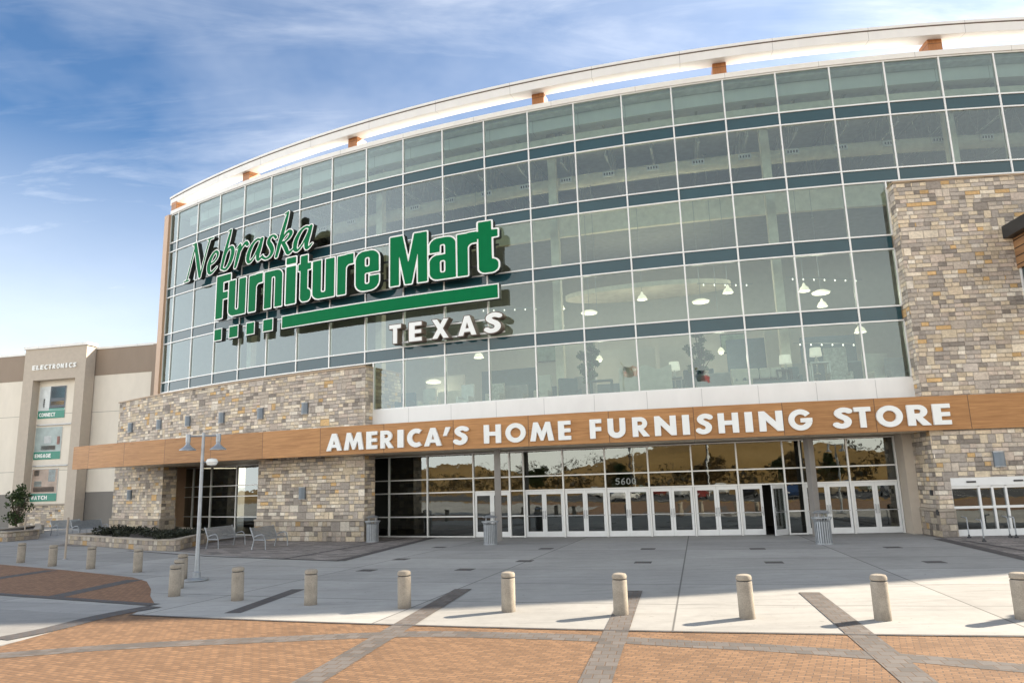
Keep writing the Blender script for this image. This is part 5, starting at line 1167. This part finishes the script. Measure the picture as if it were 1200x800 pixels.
for k, (x, y, h, w_) in enumerate(((-30, -46, 6, 5), (-9, -50, 5, 5), (12, -47, 6.5, 6), (34, -50, 5.5, 5), (-62, -52, 6, 6), (60, -56, 6, 6), (-46, -78, 7, 6), (-14, -86, 8, 7), (22, -80, 6.5, 6), (48, -90, 9, 8), (-80, -95, 9, 8), (78, -84, 7.5, 7), (5, -96, 7.5, 7))):
    bush((x, y, 0), h*.8, w_*.8, ['green tree at the left edge of the parking lot', 'small brown tree behind the middle of the parking lot', 'round green tree behind the parked cars', 'small brown tree right of the parked cars', 'tree beyond the left end of the lot', 'brown tree beyond the right end of the lot', 'bare brown tree far left across the lot', 'wide brown tree across the lot left of centre', 'low green tree across the lot right of centre', 'big dark tree across the lot', 'big tree at the far left behind the lot', 'tree at the far right behind the lot', 'tree in the middle behind the lot'][k], 1800, .32, 'trees across the lot', leafm('autumn_leaves', (.09, .07, .03), (.26, .18, .08)) if k % 4 else M_LEAF, 22, 40+k, .3, 'tree', 'tree')
for k in range(12):
    n_, c_ = paints[(k*3+1) % 8]; car((-34+6.1*k+random.uniform(-.5, .5), -34.5), PI/2+(k % 2)*PI, MATS['car_paint_'+n_.replace(' ', '_')], n_+' car parked in the back row of the lot, '+['first', 'second', 'third', 'fourth', 'fifth', 'sixth', 'seventh', 'eighth', 'ninth', 'tenth', 'eleventh', 'last'][k]+' from the left')
g = MB(); r_ = random.Random(11)
for k in range(90):
    x = -170+k*3.9+r_.uniform(-2, 2); w_ = r_.uniform(1.5, 3.6); leaves(g, (x, -64+r_.uniform(-6, 6), r_.uniform(1.2, 3.0)), (w_, w_, r_.uniform(1.4, 3.0)), 70, .45, r_)
for k in range(420):
    x = r_.uniform(-260, 260); f = r_.random()**1.5; w_ = r_.uniform(.8, 3.4)*(1+f); leaves(g, (x, -108-f*140, 1.0+f*11), (w_*1.6, w_, w_*.8), 26, .7, r_)
o = g.build('tree_line', leafm('tree_line_leaves', (.030, .028, .014), (.13, .10, .045))); tag(o, 'low scrubby belt of trees along the far side of the parking lot', 'tree line'); o['kind'] = 'stuff'
for k, (x, y) in enumerate(((-22, -30), (-4, -30), (15, -30), (36, -30))):
    o = thing('lot_light', ['leftmost', 'second', 'third', 'rightmost'][k]+' tall square light pole in the parking lot opposite', 'light pole', (x, y, 0), 0, 'light poles in the lot'); g = MB(); g.box((0, 0, 4.2), (.16, .16, 8.4)); local('pole', o, g, M_DARK); g = MB(); g.box((0, 0, 8.45), (1.6, .35, .12)); local('lamp_head', o, g, M_DARK); g = MB(); g.lathe((0, 0, 0), [(.001, .8), (.3, .8), (.3, 0)], 12); local('footing', o, g, M_BOLL)
street_lamp((15.95, 16.7), .35, 'grey double headed street lamp out of frame on the right, casting its shadow', False)
def flag(px, py, D, cols, label, wid):
    i, z = fi(px, py, R); k0 = math.floor(i); A, B = pol(R, k0), pol(R, k0+1); F, d = chord(A, B); n = Vector((*F[2], 0)); dr = ray(px, py); t = math.hypot(dr.x, dr.y)
    P = Vector((dr.x, dr.y, 0))*((Vector((*A, 0)).dot(n))/Vector((dr.x, dr.y, 0)).dot(n)); L0 = P.length; r = dr-n*2*dr.dot(n); Q = P+Vector((r.x, r.y, 0)).normalized()*D; zz = EYE+dr.z/t*(L0+D)
    o = thing('flagpole', label, 'flagpole', (Q.x, Q.y, 0)); g = MB(); g.tube([(0, 0, 0), (0, 0, zz*.5), (0, 0, zz+wid*.5)], [.12, .10, .06], 8); local('pole', o, g, M_ALU)
    g = MB(); g.lathe((0, 0, zz+wid*.5), [(.001, -.1), (.16, 0), (.001, .16)], 10); local('finial', o, g, mat('gold_paint', (.5, .36, .1), .3, .6))
    nx_, nz_ = 14, 13; H_ = wid*.62; e = Vector((r.x, r.y, 0)).normalized(); tx = Vector((e.y, -e.x, 0)); g = MB()
    pt = lambda u, v: tuple(tx*(-u*wid*.9)+e*(.18*wid*math.sin(u*7))+Vector((0, 0, zz+wid*.42-H_*(1-v)-u*wid*.16)))
    for a in range(nx_):
        for b in range(nz_):
            m_ = cols(a/nx_, (b+.5)/nz_, b); g.face([pt(a/nx_, b/nz_), pt((a+1)/nx_, b/nz_), pt((a+1)/nx_, (b+1)/nz_), pt(a/nx_, (b+1)/nz_)], None, m_, True)
    local('flag', o, g, [mat('flag_red', (.60, .03, .04), .8), mat('flag_white', (.85, .85, .82), .8), mat('flag_blue', (.015, .03, .14), .8)])
flag(733, 437, 62, lambda u, v, b: 2 if (u < .42 and v > .46) else (0 if b % 2 == 0 else 1), 'tall flagpole across the lot with a striped red and white flag', 2.3)
flag(815, 441, 62, lambda u, v, b: 2 if u < .33 else (1 if v > .5 else 0), 'tall flagpole across the lot with a white over red flag', 2.1)
